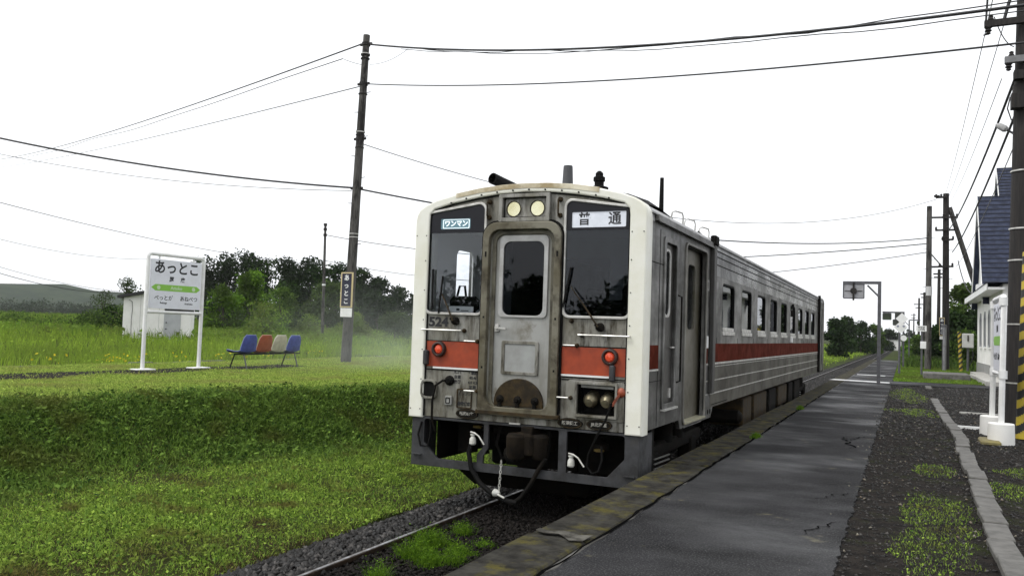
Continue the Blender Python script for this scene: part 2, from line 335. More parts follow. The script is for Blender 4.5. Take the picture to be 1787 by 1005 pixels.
def text(s,size,fn,mat,parent,name='lettering',bold=0,align='CENTER',sx=1,depth=.001,spacing=1):
    cu=bpy.data.curves.new('tmp','FONT'); cu.body=s; cu.size=size; cu.align_x=align; cu.align_y='CENTER'; cu.offset=bold; cu.extrude=depth; cu.resolution_u=3; cu.space_character=spacing
    o=bpy.data.objects.new('tmp',cu); COL.objects.link(o)
    dg=bpy.context.evaluated_depsgraph_get(); me=bpy.data.meshes.new_from_object(o.evaluated_get(dg))
    b=MB(); b.add([fn(v.co.x*sx,v.co.y,v.co.z) for v in me.vertices],[tuple(p.vertices) for p in me.polygons])
    bpy.data.objects.remove(o); bpy.data.curves.remove(cu); bpy.data.meshes.remove(me)
    return b.build(name,mat,parent)
def npmesh(name,V,F,rnd=None,mat=None,parent=None,org=None,smooth=False):
    """V (n,3), F (m,k) all faces with k corners"""
    me=bpy.data.meshes.new(name); k=F.shape[1]; V=np.ascontiguousarray(V,np.float32)
    me.vertices.add(len(V)); me.vertices.foreach_set('co',V.ravel())
    me.loops.add(F.size); me.loops.foreach_set('vertex_index',F.astype(np.int32).ravel())
    me.polygons.add(len(F)); me.polygons.foreach_set('loop_start',np.arange(0,F.size,k,dtype=np.int32)); me.polygons.foreach_set('loop_total',np.full(len(F),k,dtype=np.int32))
    if rnd is not None:
        at_=me.attributes.new('rnd','FLOAT','POINT'); at_.data.foreach_set('value',rnd.astype(np.float32))
    me.update(calc_edges=True)
    if smooth: me.polygons.foreach_set('use_smooth',np.ones(len(F),bool))
    return link(name,me,mat,parent,org)
def blades_arr(P,h,w,lean=.35):
    """bent triangular grass blades: 4 verts, 2 tris as (a,b,c),(c,b,d)... returns V,F,rnd"""
    n=len(P); th=rng.uniform(0,2*math.pi,n); ph=rng.uniform(0,2*math.pi,n)
    d=np.stack([np.cos(th),np.sin(th),np.zeros(n)],1); l=np.stack([np.cos(ph),np.sin(ph),np.zeros(n)],1)*(lean*rng.uniform(.2,1.4,n))[:,None]
    up=np.array([0,0,1.])[None]
    h=h[:,None]; w=np.broadcast_to(np.asarray(w,float),(n,))[:,None]
    a=P-d*w/2; b=P+d*w/2; m=P+up*h*.55+l*h*.35; c=m-d*w*.38; e=m+d*w*.38; t=P+up*h*(1-.25*np.linalg.norm(l,axis=1,keepdims=True))+l*h*1.05
    V=np.stack([a,b,e,c,t],1).reshape(-1,3); i=np.arange(n)[:,None]*5
    F=np.concatenate([i+np.array([[0,1,2]]),i+np.array([[0,2,3]]),i+np.array([[3,2,4]])],0)
    r=np.repeat(rng.uniform(0,1,n),5); return V,F,r
def leaves_arr(P,s,nrm=None,flat=.0):
    """rhombic leaves of size s at P, random orientation"""
    n=len(P); a=rng.normal(size=(n,3)); a/=np.linalg.norm(a,axis=1,keepdims=True)
    q=rng.normal(size=(n,3)); 
    if flat>0: a[:,2]*=1-flat; q[:,2]*=1-flat; a/=np.linalg.norm(a,axis=1,keepdims=True)
    b=np.cross(a,q); b=np.cross(b,a) if flat>0 else b; b/=np.linalg.norm(b,axis=1,keepdims=True)+1e-9
    s=np.broadcast_to(np.asarray(s,float),(n,))[:,None]
    V=np.stack([P-a*s/2,P+b*s*.3,P+a*s/2,P-b*s*.3],1).reshape(-1,3)
    F=np.arange(n)[:,None]*4+np.array([[0,1,2,3]]); return V,F,np.repeat(rng.uniform(0,1,n),4)

# ------------------------------------------------------------------ terrain
def ip(y,pts): 
    a=np.array(pts,float); return np.interp(y,a[:,0],a[:,1])
def crest(y): return ip(y,[(-30,-11.6),(4,-11.2),(7.2,-10.95),(9.6,-10.45),(11.8,-9.8),(13.5,-8.9),(16,-8.2),(60,-8.2)])
def hsh(x,y): return .035*np.sin(x*1.9+y*.7)*np.cos(y*1.3-x*.4)+.02*np.sin(x*4.1+1.3)*np.sin(y*3.7)
def sm(t): t=np.clip(t,0,1); return t*t*(3-2*t)
def gz(x,y):
    x=np.asarray(x,float); y=np.asarray(y,float)
    c=crest(y); bank=sm((x-c)/2.1)           # 0 on the top, 1 at the toe
    dist=np.hypot(x,y)
    low=-.60-.16*sm((x+7.5)/2.4)+hsh(x,y)*.6
    top=.2+hsh(x,y)*.35
    z=top*(1-bank)+low*bank
    out=sm((-17.9-x)/1.4); field=-.12+.014*np.clip(dist-24,0,75)+.05*np.sin(x*.21)*np.sin(y*.17+1)
    z=z*(1-out)+field*out
    # past the old platform the ground levels out into field
    far=sm((y-30)/10)*(x<-5.2); fl=-.62+(.010*np.clip(dist-45,0,120)+.35)*sm((-6.5-x)/30)-.2*sm((x+7.5)/2)
    z=z*(1-far)+fl*far
    z=np.where(x>-5.25,-.90,z)
    right=-.035+hsh(x,y)*.15
    rr_=np.where(x>-2.34,right,z)
    rr_=np.where((x>-2.34)&(y>74),-.035*(1-sm((y-74)/10))-.62*sm((y-74)/10),rr_)
    return rr_
xs=np.unique(np.concatenate([-np.geomspace(20,3500,60),np.arange(-20,-5.3,.22),[-5.3,-5.24,-2.4,-2.345,-2.33],np.arange(-2.2,9,.6),np.geomspace(9.5,3000,45)]))
ys=np.unique(np.concatenate([-np.geomspace(6,800,18),np.arange(-6,32,.35),np.arange(32,80,1.5),np.geomspace(82,4500,50)]))
GX,GY=np.meshgrid(xs,ys); GZ=gz(GX,GY)
V=np.stack([GX.ravel(),GY.ravel(),GZ.ravel()],1); nx,ny=len(xs),len(ys)
ii=(np.arange(ny-1)[:,None]*nx+np.arange(nx-1)[None]).ravel()
tag(npmesh('ground',V,np.stack([ii,ii+1,ii+nx+1,ii+nx],1),None,m_turf,smooth=True),kind='structure')
# distant hills on the left
b=MB(); pts=[]
for k in range(61):
    t=k/60; ang=R(-92+100*t); rad=1500
    h=4+ (46*math.exp(-((t-.22)/.16)**2)+26*math.exp(-((t-.40)/.10)**2)+14*math.exp(-((t-.6)/.1)**2)+10*math.exp(-((t-.95)/.07)**2))*(1+.05*math.sin(k*2.3))+1.4*math.sin(k*1.7)+1.0*math.sin(k*3.9)
    pts.append((math.sin(ang)*rad,math.cos(ang)*rad,h))
prof=[]
for (x,y,h) in pts:
    for q,(kk,zz) in enumerate(((.85,-3),(.93,h*.7),(1,h),(1.1,h*.6),(1.2,-3))): prof.append((x*kk,y*kk,zz))
b.add(prof,[(i*5+j,(i+1)*5+j,(i+1)*5+j+1,i*5+j+1) for i in range(60) for j in range(4)])
tag(b.build('hills',m_hill,org=(0,0,0)),kind='structure')

# ------------------------------------------------------------------ platform, path, ballast bed
def jag(x,y0,y1,step,amp,seed):
    r=random.Random(seed); y=y0; out=[]
    while y<y1: out.append((x+r.uniform(-amp,amp),y)); y+=step*r.uniform(.5,1.5)
    out.append((x,y1)); return out
b=MB()
b.box(-2.30,-.44,-6,72,-.9,-.012)
tag(b.build('platform_base',m_kerb),kind='structure')
# asphalt sheet with ragged edges
L_=jag(-1.89,-6,72,.22,.022,3); R_=jag(-.38,-6,72,.05,.016,4)
b=MB(); b.plate([(x,y) for x,y in L_]+[(x,y) for x,y in reversed(R_)],[],.012,lambda a,c,d:(a,c,d-.006+.0),0)
tag(b.build('platform_asphalt',m_asphalt),kind='structure')
b=MB(); y=-6; r=random.Random(5)
while y<72:
    l=r.choice((1.8,1.9,2.0)); x0=-2.36+r.uniform(-.012,.012); dz=r.uniform(-.008,.006)
    b.box(x0,-1.93+r.uniform(-.01,.01),y,y+l-.012,-.30,.006+dz,.012); y+=l
tag(b.build('platform_edge_stones',m_edge),kind='structure')
b=MB(); b.plate([(-2.33,5.45),(-2.25,5.40),(-2.15,5.44),(-2.02,5.30),(-1.94,5.33),(-1.93,5.52),(-2.02,5.48),(-2.12,5.54),(-2.24,5.48),(-2.33,5.52)],[],.004,lambda a,c,d:(a,c,.020+d)); 
tag(b.build('platform_repair_patch',m_edgepale),kind='structure')
# cracks and step in the asphalt (dark seams)
b=MB(); r=random.Random(11)
def crack(p0,p1,w,n=14,amp=.03):
    p0=Vector(p0);p1=Vector(p1); d=p1-p0; q=Vector((-d.y,d.x)).normalized(); L1=[];L2=[]
    for i in range(n+1):
        t=i/n; o=r.uniform(-amp,amp)*(1 if 0<i<n else 0); p=p0+d*t+q*o; ww=w*r.uniform(.3,1)*(1-abs(2*t-1)**3); L1.append(p+q*ww/2); L2.append(p-q*ww/2)
    vs=[(p.x,p.y,.0065) for p in L1+L2]; b.add(vs,[(i,i+1,n+1+i+1,n+1+i) for i in range(n)])
crack((-1.9,-2),(-1.9,30),.045,150,.014)
crack((-.80,13.3),(-.60,11.9),.06,16,.06); crack((-.72,12.8),(-.5,13.6),.035,12,.05)
crack((-1.3,15.9),(-.5,15.7),.06,10,.02); crack((-1.5,21.5),(-.5,21.4),.06,10,.02); crack((-1.7,25.5),(-.45,25.6),.05,10,.02)
crack((-.75,7.9),(-.42,8.5),.02,16,.05); crack((-.7,6.4),(-.42,7.1),.018,14,.05)
tag(b.build('asphalt_cracks',m_crack),kind='structure')
b=MB(); b.plate(rp([(-2.42,32.0),(-.45,31.55),(-.45,32.3),(-2.3,32.7)],.02),[],.004,lambda a,c,d:(a,c,.012+d))
b.plate(rp([(-1.8,38),(-.7,37.9),(-.7,38.5),(-1.8,38.6)],.02),[],.004,lambda a,c,d:(a,c,.012+d))
tag(b.build('white_platform_marking',MAT('worn_white_marking',(.62,.62,.62),(.4,.4,.4),4,.4)),kind='structure')
b=MB(); b.plate([(-.42,30.4),(4.2,32.2),(4.2,34.6),(-.42,33.4)],[],.004,lambda a,c,d:(a,c,.012+d))
tag(b.build('path_to_building',m_asphalt),kind='structure')
b=MB(); b.plate([(x,y) for x,y in jag(-.40,-6,33,.3,.04,9)]+[(9,33),(9,-6)],[],.004,lambda a,c,d:(a,c,-.016+d))
tag(b.build('gravel_yard',m_gravel),kind='structure')
b=MB(); b.plate([(3.3,33),(3.3,52),(60,52),(60,-6),(9,-6),(9,33)],[],.004,lambda a,c,d:(a,c,-.010+d))
tag(b.build('station_forecourt',m_gravel),kind='structure')
# kerb line of loose concrete blocks
b=MB(); y=-1.0; r=random.Random(2)
while y<30:
    l=.60 if y>6 else .62; cx=ip(y,[(0,.62),(6,.64),(8,.66),(10,.71),(12.4,.74),(14,.80),(16,.76),(19,.72),(24,.70),(30,.72)])+r.uniform(-.015,.015)
    if y>23.7 and y<29: y+=l; continue
    w=.17; a=r.uniform(-.03,.03); z=.035+r.uniform(-.012,.012); ll=l-r.choice((.01,.015,.03))
    c0=Vector((cx,y+l/2,0)); ca,sa=math.cos(a),math.sin(a); t=MB(); t.box(-w/2,w/2,-ll/2,ll/2,-.12,z,.008)
    sl_=r.uniform(-.02,.02)
    b.add([(c0.x+vx*ca-vy*sa,c0.y+vx*sa+vy*ca,vz+vx*sl_) for vx,vy,vz in t.v],t.f); y+=l
tag(b.build('kerb',m_kerb),kind='structure')
# ballast
b=MB(); yy=[-8,30,120,600]
for a0,a1 in zip(yy[:-1],yy[1:]):
    pr=[(-5.75,-.93),(-5.15,-.76),(-4.75,-.715),(-3.0,-.715),(-2.3,-.80)]
    vs=[(x,y,z) for y in (a0,a1) for x,z in pr]; b.add(vs,[(i,i+1,i+6,i+5) for i in range(4)])
tag(b.build('ballast_bed',m_soil),kind='structure')
CX=-3.895; RT=-.65
def railpiece(name,x,lab):
    t=empty(name,(x,0,RT),lab,'rail','rails of the track')
    pr=[(-.032,0),(.032,0),(.032,-.035),(.009,-.045),(.009,-.125),(.062,-.14),(.062,-.152),(-.062,-.152),(-.062,-.14),(-.009,-.125),(-.009,-.045),(-.032,-.035)]
    b=MB(); vs=[(x+a,y,RT-.003+z) for y in (-8,600) for a,z in pr]; n=len(pr)
    b.add(vs,[(i,(i+1)%n,n+(i+1)%n,n+i) for i in range(n)]+[tuple(range(n-1,-1,-1))]); b.build('web',m_rail,t)
    b=MB(); b.box(x-.016,x+.016,-8,600,RT-.003,RT); b.build('rail_head',m_railtop,t)
railpiece('rail',CX-.5335-.03,'shiny rail crossing the foreground, on the grass bank side of the track')
railpiece('rail',CX+.5335+.03,'rail nearest the platform, mostly hidden below its edge')
# sleepers: the nearest are things
i=0; y=2.4
src=None
while y<60:
    b=MB(); 
    if src is None:
        b.box(-1.05,1.05,-.1,.1,-.14,0,.01); src=b.build('sleeper',MAT('wet_timber_sleeper',(.022,.017,.013),(.04,.03,.022),6,.55,.8,bump=.004),org=(0,0,0)); o=src
    else: o=src.copy(); COL.objects.link(o)
    o.location=(CX,y,RT-.135+.0); tag(o,'wet dark timber sleeper under the rails in the ballast','sleeper','sleepers under the rails'); y+=.62
    if 9<y<31: y=31.2
def inpoly_scatter(n,x0,x1,y0,y1,fn=None,dens=None):
    x=rng.uniform(x0,x1,n); y=rng.uniform(y0,y1,n); k=np.ones(n,bool)
    if dens is not None: k&=rng.uniform(0,1,n)<dens(x,y)
    if fn is not None: k&=fn(x,y)
    return x[k],y[k]
def stones(name,x,y,z,s,label,cat,mat=None):
    n=len(x); oct_=np.array([[1,0,0],[0,1,0],[-1,0,0],[0,-1,0],[0,0,1],[0,0,-1]],float)
    of=np.array([[0,1,4],[1,2,4],[2,3,4],[3,0,4],[1,0,5],[2,1,5],[3,2,5],[0,3,5]])
    J=oct_[None]*rng.uniform(.55,1.15,(n,6,1)) + rng.normal(0,.16,(n,6,3)); J*=s[:,None,None]; J[:,:,2]*=.75
    A=rng.uniform(0,6.28,n); T=np.clip(rng.normal(0,.5,n),-.9,.9); ca,sa=np.cos(A),np.sin(A)
    X=J[:,:,0]*ca[:,None]-J[:,:,1]*sa[:,None]; Yv=J[:,:,0]*sa[:,None]+J[:,:,1]*ca[:,None]; Zv=J[:,:,2]+X*np.tan(T)[:,None]*.5
    V=np.stack([X+x[:,None],Yv+y[:,None],Zv+z[:,None]],2).reshape(-1,3); F=(np.arange(n)[:,None,None]*6+of[None]).reshape(-1,3)
    o=npmesh(name,V,F,np.repeat(rng.uniform(0,1,n)**1.3,6),mat or m_stone,org=(float(x.mean()),float(y.mean()),float(z.min())))
    return tag(o,label,cat,kind='stuff')
x,y=inpoly_scatter(52000,-5.7,-2.4,1.5,14,dens=lambda x,y:np.clip(9/(y+1),.35,1))
bz=np.interp(x,[-5.75,-5.15,-4.75,-3,-2.3],[-.93,-.76,-.715,-.715,-.8]); keep=(np.abs(x-CX)>.0)
kk=x<-4.42; m_stone2=MAT('oily_dark_stone',(.007,.006,.0055),(.018,.015,.013),30,.8,spec=.12)
stones('ballast_stones',x[~kk],y[~kk],(bz+rng.uniform(-.01,.02,len(x)))[~kk],rng.uniform(.014,.034,int((~kk).sum())),'oily dark stones between the rails and under the platform edge','ballast',m_stone2)
x,y,bz=x[kk],y[kk],bz[kk]
stones('ballast_stones',x,y,bz+rng.uniform(-.01,.02,len(x)),rng.uniform(.018,.052,len(x)),'dark wet crushed stone ballast on the bank side of the track','ballast')
x,y=inpoly_scatter(26000,-5.7,-2.4,14,70)
bz=np.interp(x,[-5.75,-5.15,-4.75,-3,-2.3],[-.93,-.76,-.715,-.715,-.8])
stones('ballast_stones',x,y,bz+.01,rng.uniform(.02,.05,len(x)),'dark ballast further down the track beyond the train front','ballast')
x,y=inpoly_scatter(70000,-.45,3.6,3.5,32,dens=lambda x,y:np.clip(8/(y+1),.15,1))
stones('loose_gravel',x,y,np.full(len(x),-.012),(.004+.020*rng.uniform(0,1,len(x))**2.2)*np.clip(y/9,.8,2),'dark loose cinders and pebbles beside the platform asphalt','gravel')
x,y=inpoly_scatter(700,-.6,3.5,4,26); stones('fallen_leaves',x,y,np.full(len(x),.0),rng.uniform(.008,.02,len(x)),'small pale fallen leaves and stone chips on the gravel','litter',MAT('pale_chip',(.20,.19,.15),(.12,.08,.05),30,.7))

# ------------------------------------------------------------------ grass
def patchmask(x,y,s,seed=0): return .5+.25*(np.sin(x*s+seed)+np.sin(y*s*1.3+seed*2.1+1)*np.cos(x*s*.7+y*s*.5))+.12*np.sin(x*s*2.9+seed)*np.sin(y*s*3.1)
def grass(name,n,x0,x1,y0,y1,h,w,mat,label,cat='grass',dens=None,cond=None,lean=.45,leafmix=0,leafs=.03,hvar=(.5,1.3),z=None):
    x,y=inpoly_scatter(n,x0,x1,y0,y1,cond,dens); zz=gz(x,y)-.01 if z is None else np.full(len(x),z)
    P=np.stack([x,y,zz],1); hh=h*rng.uniform(*hvar,len(x)); 
    V,F,r=blades_arr(P,hh,w if np.isscalar(w) else w(x,y),lean)
    if leafmix:
        k=rng.uniform(0,1,len(x))<leafmix; Q=P[k].copy(); Q[:,2]+=hh[k]*rng.uniform(.1,.9,k.sum())
        lv,lf,lr=leaves_arr(Q,leafs*rng.uniform(.6,1.5,len(Q)),flat=.45); lf3=np.concatenate([lf[:,[0,1,2]],lf[:,[0,2,3]]]); F=np.concatenate([F,lf3+len(V)]); V=np.concatenate([V,lv]); r=np.concatenate([r,lr])
    o=npmesh(name,V,F,r,mat,org=(float(x.mean()),float(y.mean()),float(zz.min()))); return tag(o,label,cat,kind='stuff')
near=lambda x,y:np.clip((6.5/np.hypot(x,y))**1.3,.12,1)
wd=lambda x,y:.005*np.clip(np.hypot(x,y)/7,.9,3)
lowlawn=lambda x,y:(x>crest(y)+1.45+.3*np.sin(y*1.3+.6)+rng.normal(0,.25,len(x)))&(x<-5.15+rng.normal(0,.10,len(x)))
vis=lambda x,y:(x/np.maximum(y,.1)>-2.6)
grass('lawn',760000,-13,-4.9,2.2,17,.055,lambda x,y:.0062*np.clip(np.hypot(x,y)/7,.9,3),L_lawn,'short bright mown grass between the track and the dark bank',cond=lambda x,y:lowlawn(x,y)&(x/y>-1.75)&(x/y<-.5),dens=lambda x,y:.75*near(x,y)*np.clip(.05+1.25*patchmask(x,y,1.7,1)*(.6+.8*patchmask(x,y,7,2)),.10,1),leafmix=.4,leafs=.034,lean=1.0,hvar=(.3,1.5))
grass('bank_undergrowth',420000,-13,-6.5,3,20,.10,lambda x,y:.007*np.clip(np.hypot(x,y)/8,.9,3),L_bank,'dark leafy weeds covering the bank of the old platform',cat='weeds',cond=lambda x,y:(x>crest(y)+.10+.15*np.sin(y*1.7)+rng.normal(0,.34,len(x)))&(x<crest(y)+1.65+.35*np.sin(y*1.3+.6)+.15*np.sin(y*5)+rng.normal(0,.5,len(x)))&(x/y>-1.75)&(x/y<-.45),dens=lambda x,y:np.clip(9/np.hypot(x,y),.3,1),leafmix=.55,leafs=.055,lean=1.1,hvar=(.3,1.8))
x,y=inpoly_scatter(30000,-13,-5.3,3,18,lambda x,y:(x>crest(y)-.1)&(x/y>-1.75)&(x/y<-.45),dens=lambda x,y:np.where(x<crest(y)+1.9,.75,.22)*(patchmask(x,y,3.1,5)>.5))
V,F,r=blades_arr(np.stack([x,y,gz(x,y)],1),rng.uniform(.10,.26,len(x)),.010,1.1); tag(npmesh('coarse_weeds',V,F,np.clip(r*.5+.5,0,1),L_bank,org=(float(x.mean()),float(y.mean()),-.5)),'longer pale arching weeds sticking out of the bank','weeds',kind='stuff')
x,y=inpoly_scatter(26000,-13,-5.3,3,16,lambda x,y:(x>crest(y)+.2)&(x/y>-1.75)&(x/y<-.45),dens=lambda x,y:np.where(x<crest(y)+1.9,.9,.35)*(patchmask(x,y,4.3,8)>.45))
V,F,r=leaves_arr(np.stack([x,y,gz(x,y)+rng.uniform(.03,.11,len(x))],1),rng.uniform(.022,.055,len(x)),flat=.5); tag(npmesh('broad_leaves',V,F,r,L_bank,org=(float(x.mean()),float(y.mean()),-.5)),'broad dock and clover leaves scattered over bank and lawn','weeds',kind='stuff')
x,y=inpoly_scatter(80000,-13,-5.2,2.4,16,lambda x,y:(x>crest(y)+.1)&(x/y>-1.75)&(x/y<-.45),dens=lambda x,y:near(x,y)*(patchmask(x,y,1.9,11)*patchmask(x,y,6.3,3)>.24))
V,F,r=blades_arr(np.stack([x,y,gz(x,y)+.005],1),rng.uniform(.02,.05,len(x)),.006,1.6); tag(npmesh('dead_grass',V,F,r,L_dead,org=(float(x.mean()),float(y.mean()),-.5)),'brown dead clippings lying between the lawn blades','grass',kind='stuff')
mud=lambda x,y:((x<-14.7+.2*np.sin(y*2))&(x>-15.9-.2*np.sin(y*1.3))&(y<18.3)&(rng.uniform(0,1,len(x))>.12))
grass('platform_lawn',520000,-18.2,-7.8,5,40,.055,lambda x,y:.008*np.clip(np.hypot(x,y)/12,.9,3.5),L_top,'mown grass on top of the old platform behind the bank',cond=lambda x,y:(x<crest(y)+.35+rng.normal(0,.16,len(x)))&(x/y>-1.9)&~mud(x,y),dens=lambda x,y:np.clip(14/np.hypot(x,y),.25,1),leafmix=.3,leafs=.035,lean=.7)
grass('tall_grass',330000,-75,-18.1,8,75,.50,lambda x,y:.012*np.clip(np.hypot(x,y)/22,1,4),L_tall,'tall yellow-green grass growing behind the old platform edge',cond=lambda x,y:(x/y>-1.75)&(x<-18.15-.25*rng.uniform(0,1,len(x)))&(x/y<-.40),dens=lambda x,y:np.clip((24/np.hypot(x,y))**1.4,.10,1)*np.clip(.3+patchmask(x,y,.5,2),.3,1),lean=.35,leafmix=.15,leafs=.10,hvar=(.45,1.25))
grass('rank_weeds',240000,-150,-30,20,130,.62,lambda x,y:.03*np.clip(np.hypot(x,y)/50,1,4),L_weed,'rank weeds and rushes filling the field in front of the woods',cat='weeds',cond=lambda x,y:(x/y>-1.85)&(x/y<-.38)&(np.hypot(x,y)>42),dens=lambda x,y:np.clip(55/np.hypot(x,y),.2,1)*np.clip(.15+patchmask(x,y,.35,4),.12,1),lean=.4,leafmix=.6,leafs=.22,hvar=(.35,1.5))
grass('far_meadow',110000,-60,-5.6,31,260,.30,lambda x,y:.05*np.clip(y/60,1,5),L_tall,'yellow-green meadow beside the track beyond the train',cond=lambda x,y:(x/y>-.35)&(x<-5.7-np.abs(rng.normal(0,.7,len(x)))),dens=lambda x,y:np.clip(60/y,.15,1),lean=.4,leafmix=.3,leafs=.25)
# yellow flowers
x,y=inpoly_scatter(800,-20.5,-18.1,10,26,cond:=None,dens=lambda x,y:(patchmask(x,y,1.6,3)>.68)*1.0)
P=np.stack([x,y,gz(x,y)+rng.uniform(.25,.5,len(x))],1); V,F,r=leaves_arr(P,.10); tag(npmesh('yellow_flowers',V,F,r,m_yellowflower,org=(float(x.mean()),float(y.mean()),0)),'yellow wildflowers dotted along the front of the tall grass','flowers',kind='stuff')
# patches beside the platform
def blob(cs): 
    return lambda x,y: np.max(np.stack([1-((x-a)/rx)**2-((y-b_)/ry)**2+1.5*(patchmask(x,y,6,a)-.5)+.8*(patchmask(x,y,15,a)-.5) for a,b_,rx,ry in cs]),0)>.15*rng.normal(0,1,len(x))+.2
pc=[(.28,7.9,.30,1.0),(.16,6.5,.30,.7),(.20,5.2,.28,.6),(-.05,25.6,.35,3.0),(.25,24.2,.30,2.2),(.0,27.5,.3,1.5),(.15,19.5,.6,.7),(.4,18.6,.4,.5),(.35,10.6,.2,.6),(1.0,9.6,.3,.6),(1.4,11.0,.4,.5),(1.0,5.2,.2,.4)]
grass('grass_patches',260000,-.4,2,4,30,.028,lambda x,y:.0036*np.clip(y/8,.8,3),L_lawn,'sparse green grass tufts creeping through the gravel beside the asphalt',cond=blob(pc),dens=lambda x,y:np.clip(8/y,.2,1)*.40,lean=.9,leafmix=.2,leafs=.018,z=-.015)
grass('roadside_grass',60000,-.35,3.3,33.6,75,.10,.03,L_weed,'short grass beside the far end of the platform',cond=lambda x,y:(x<3.2),leafmix=.2,leafs=.08)
grass('hedge_grass',40000,-.2,30,52,140,.55,.05,L_mid,'long grass under the trees behind the station',cat='grass',cond=lambda x,y:x/y<.2,leafmix=.4,leafs=.2)
# weeds in the track and in the platform joint
def tuft(name,cx,cy,z,rx,ry,n,h,w,mat,label):
    a=rng.normal(0,1,(n,2)); x=cx+a[:,0]*rx*.45; y=cy+a[:,1]*ry*.45; f=np.exp(-((x-cx)/rx)**2-((y-cy)/ry)**2)
    V,F,r=blades_arr(np.stack([x,y,np.full(n,z)],1),h*(.35+f)*rng.uniform(.5,1.1,n),w,.7); k=rng.integers(0,n,n//2)
    Q=np.stack([x[k],y[k],z+h*f[k]*rng.uniform(.2,1,len(k))],1); lv,lf,lr=leaves_arr(Q,w*3); lf3=np.concatenate([lf[:,[0,1,2]],lf[:,[0,2,3]]]); F=np.concatenate([F,lf3+len(V)]); V=np.concatenate([V,lv]); r=np.concatenate([r,lr])
    return tag(npmesh(name,V,F,r,mat,org=(cx,cy,z)),label,'weed')
tw=gp(755,965,RT-.05)
cs=[(tw.x+rng.normal(0,.16),tw.y+.1+rng.normal(0,.38)) for k in range(16)]
xx_=[];yy_=[];hh_=[]
for (a_,c_) in cs:
    k=260; dd=rng.normal(0,.05,(k,2)); xx_.append(a_+dd[:,0]); yy_.append(c_+dd[:,1]); hh_.append(rng.uniform(.07,.24)*rng.uniform(.4,1.1,k))
xx_=np.concatenate(xx_);yy_=np.concatenate(yy_);hh_=np.concatenate(hh_)
V,F,r_=blades_arr(np.stack([xx_,yy_,np.full(len(xx_),RT-.09)],1),hh_,.004,.75); kq=rng.integers(0,len(xx_),5200)
Q=np.stack([xx_[kq]+rng.normal(0,.02,5200),yy_[kq]+rng.normal(0,.02,5200),RT-.09+hh_[kq]*rng.uniform(.3,1.05,5200)],1); lv,lf,lr=leaves_arr(Q,.017*rng.uniform(.5,1.5,5200)); F=np.concatenate([F,np.concatenate([lf[:,[0,1,2]],lf[:,[0,2,3]]])+len(V)]); V=np.concatenate([V,lv])
tag(npmesh('weed_clump',V,F,np.concatenate([r_,lr]),L_track,org=(tw.x,tw.y,RT-.09)),'feathery bright green weed clump growing between the rails','weed')
tuft('weed_tuft',-1.9,12.3,0,.06,.2,260,.07,.006,L_track,'small green tuft in the joint of the platform edge, nearer one')
tuft('weed_tuft',-1.9,17.9,0,.06,.25,260,.08,.007,L_track,'small green tuft in the joint of the platform edge, farther one')

# ------------------------------------------------------------------ trees and shrubs
def treeat(name,gx,gy,H,Wd,mat,label,cat,group,leaf,n): return tree(name,0,0,0,0,mat,label,cat,group,leaf,n,low=.05,seed=int(gx),world=(gx,gy,H,Wd))
def tree(name,u,vtop,wpx,y,mat,label,cat='tree',group=None,leaf=.4,n=2600,sparse=0,low=.15,seed=0,cone=0,world=None):
    """tree whose crown top shows at u,vtop of the photograph, y metres down the line"""
    rg=random.Random(int(u*7+vtop*31+seed*13)+5)
    p=at(u,vtop,y) if y else Vector((0,5,5)); gx,gy=p.x,p.y; g=float(gz(gx,gy)); H=max(p.z-g,1.0); dist=math.hypot(gx,gy); Wd=wpx/FPX*dist*1.02
    if world: gx,gy,H,Wd=world; g=float(gz(gx,gy))
    t=empty(name,(gx,gy,g),label,cat,group)
    bl=[]; nb=int(20+10*rg.random())
    for k in range(nb):
        hh=rg.uniform(low,1)**.85; a=rg.uniform(0,6.28); 
        wmax=(Wd/2)*(math.sin(math.pi*min(1,(hh-low)/(1-low+.001)*.82+.16))**.6 if not cone else (1.05-hh))
        rad=wmax*rg.uniform(.15,.85); rb=max(.15*H,(Wd/2)*rg.uniform(.36,.55)*(1-.3*hh))*(.72 if sparse else 1)
        bl.append((gx+rad*math.cos(a),gy+rad*math.sin(a),g+H*hh-rb*.6,rb))
    bl.append((gx,gy,g+H-.22*Wd/2-.05*H,.25*Wd/2+.04*H))
    b=MB(); b.tube([(gx,gy,g-.1),(gx+.03*H*rg.uniform(-1,1),gy,g+H*.45),(gx,gy,g+H*.8)],[.025*H,.016*H,.006*H],7)
    for (bx,by,bz_,rb) in bl[:9]: b.tube([(gx,gy,g+H*.25*rg.uniform(.6,1.6)),((gx+bx)/2,(gy+by)/2,(g+H*.3+bz_)/2+.02*H),(bx,by,bz_)],[.011*H,.007*H,.003*H],5)
    b.build('trunk',m_bark,t)
    n=int(n*1.5); B=np.array(bl); wts=B[:,3]**2; idx=rng.choice(len(B),n,p=wts/wts.sum()); d=rng.normal(size=(n,3)); d/=np.linalg.norm(d,axis=1,keepdims=True)
    rad=B[idx,3]*(rng.uniform(.35 if sparse else .5,1.12,n)+(rng.uniform(0,1,n)<.25)*rng.uniform(0,.35,n)); d[:,2]*=.8
    P=B[idx,:3]+d*rad[:,None]
    P=P[P[:,2]>g+.05]
    V,F,r=leaves_arr(P,leaf*.85*rng.uniform(.5,1.4,len(P))); r=np.repeat(np.clip(rng.normal(.45,.25,len(P))+ (B[idx[:len(P)],3]*7.3%1-.5)*.35,0,1),4)
    npmesh('crown',V,F,r,mat,t); return t
WG='dark woods behind the field'
tree('broadleaf_tree',352,446,62,96,L_dark,'dark tree at the left end of the woods, beside the name board frame',group=WG,n=3000,leaf=.5)
tree('broadleaf_tree',395,440,66,98,L_dark,'dark broad tree of the woods, above the left part of the bright bush',group=WG,n=3600,leaf=.5)
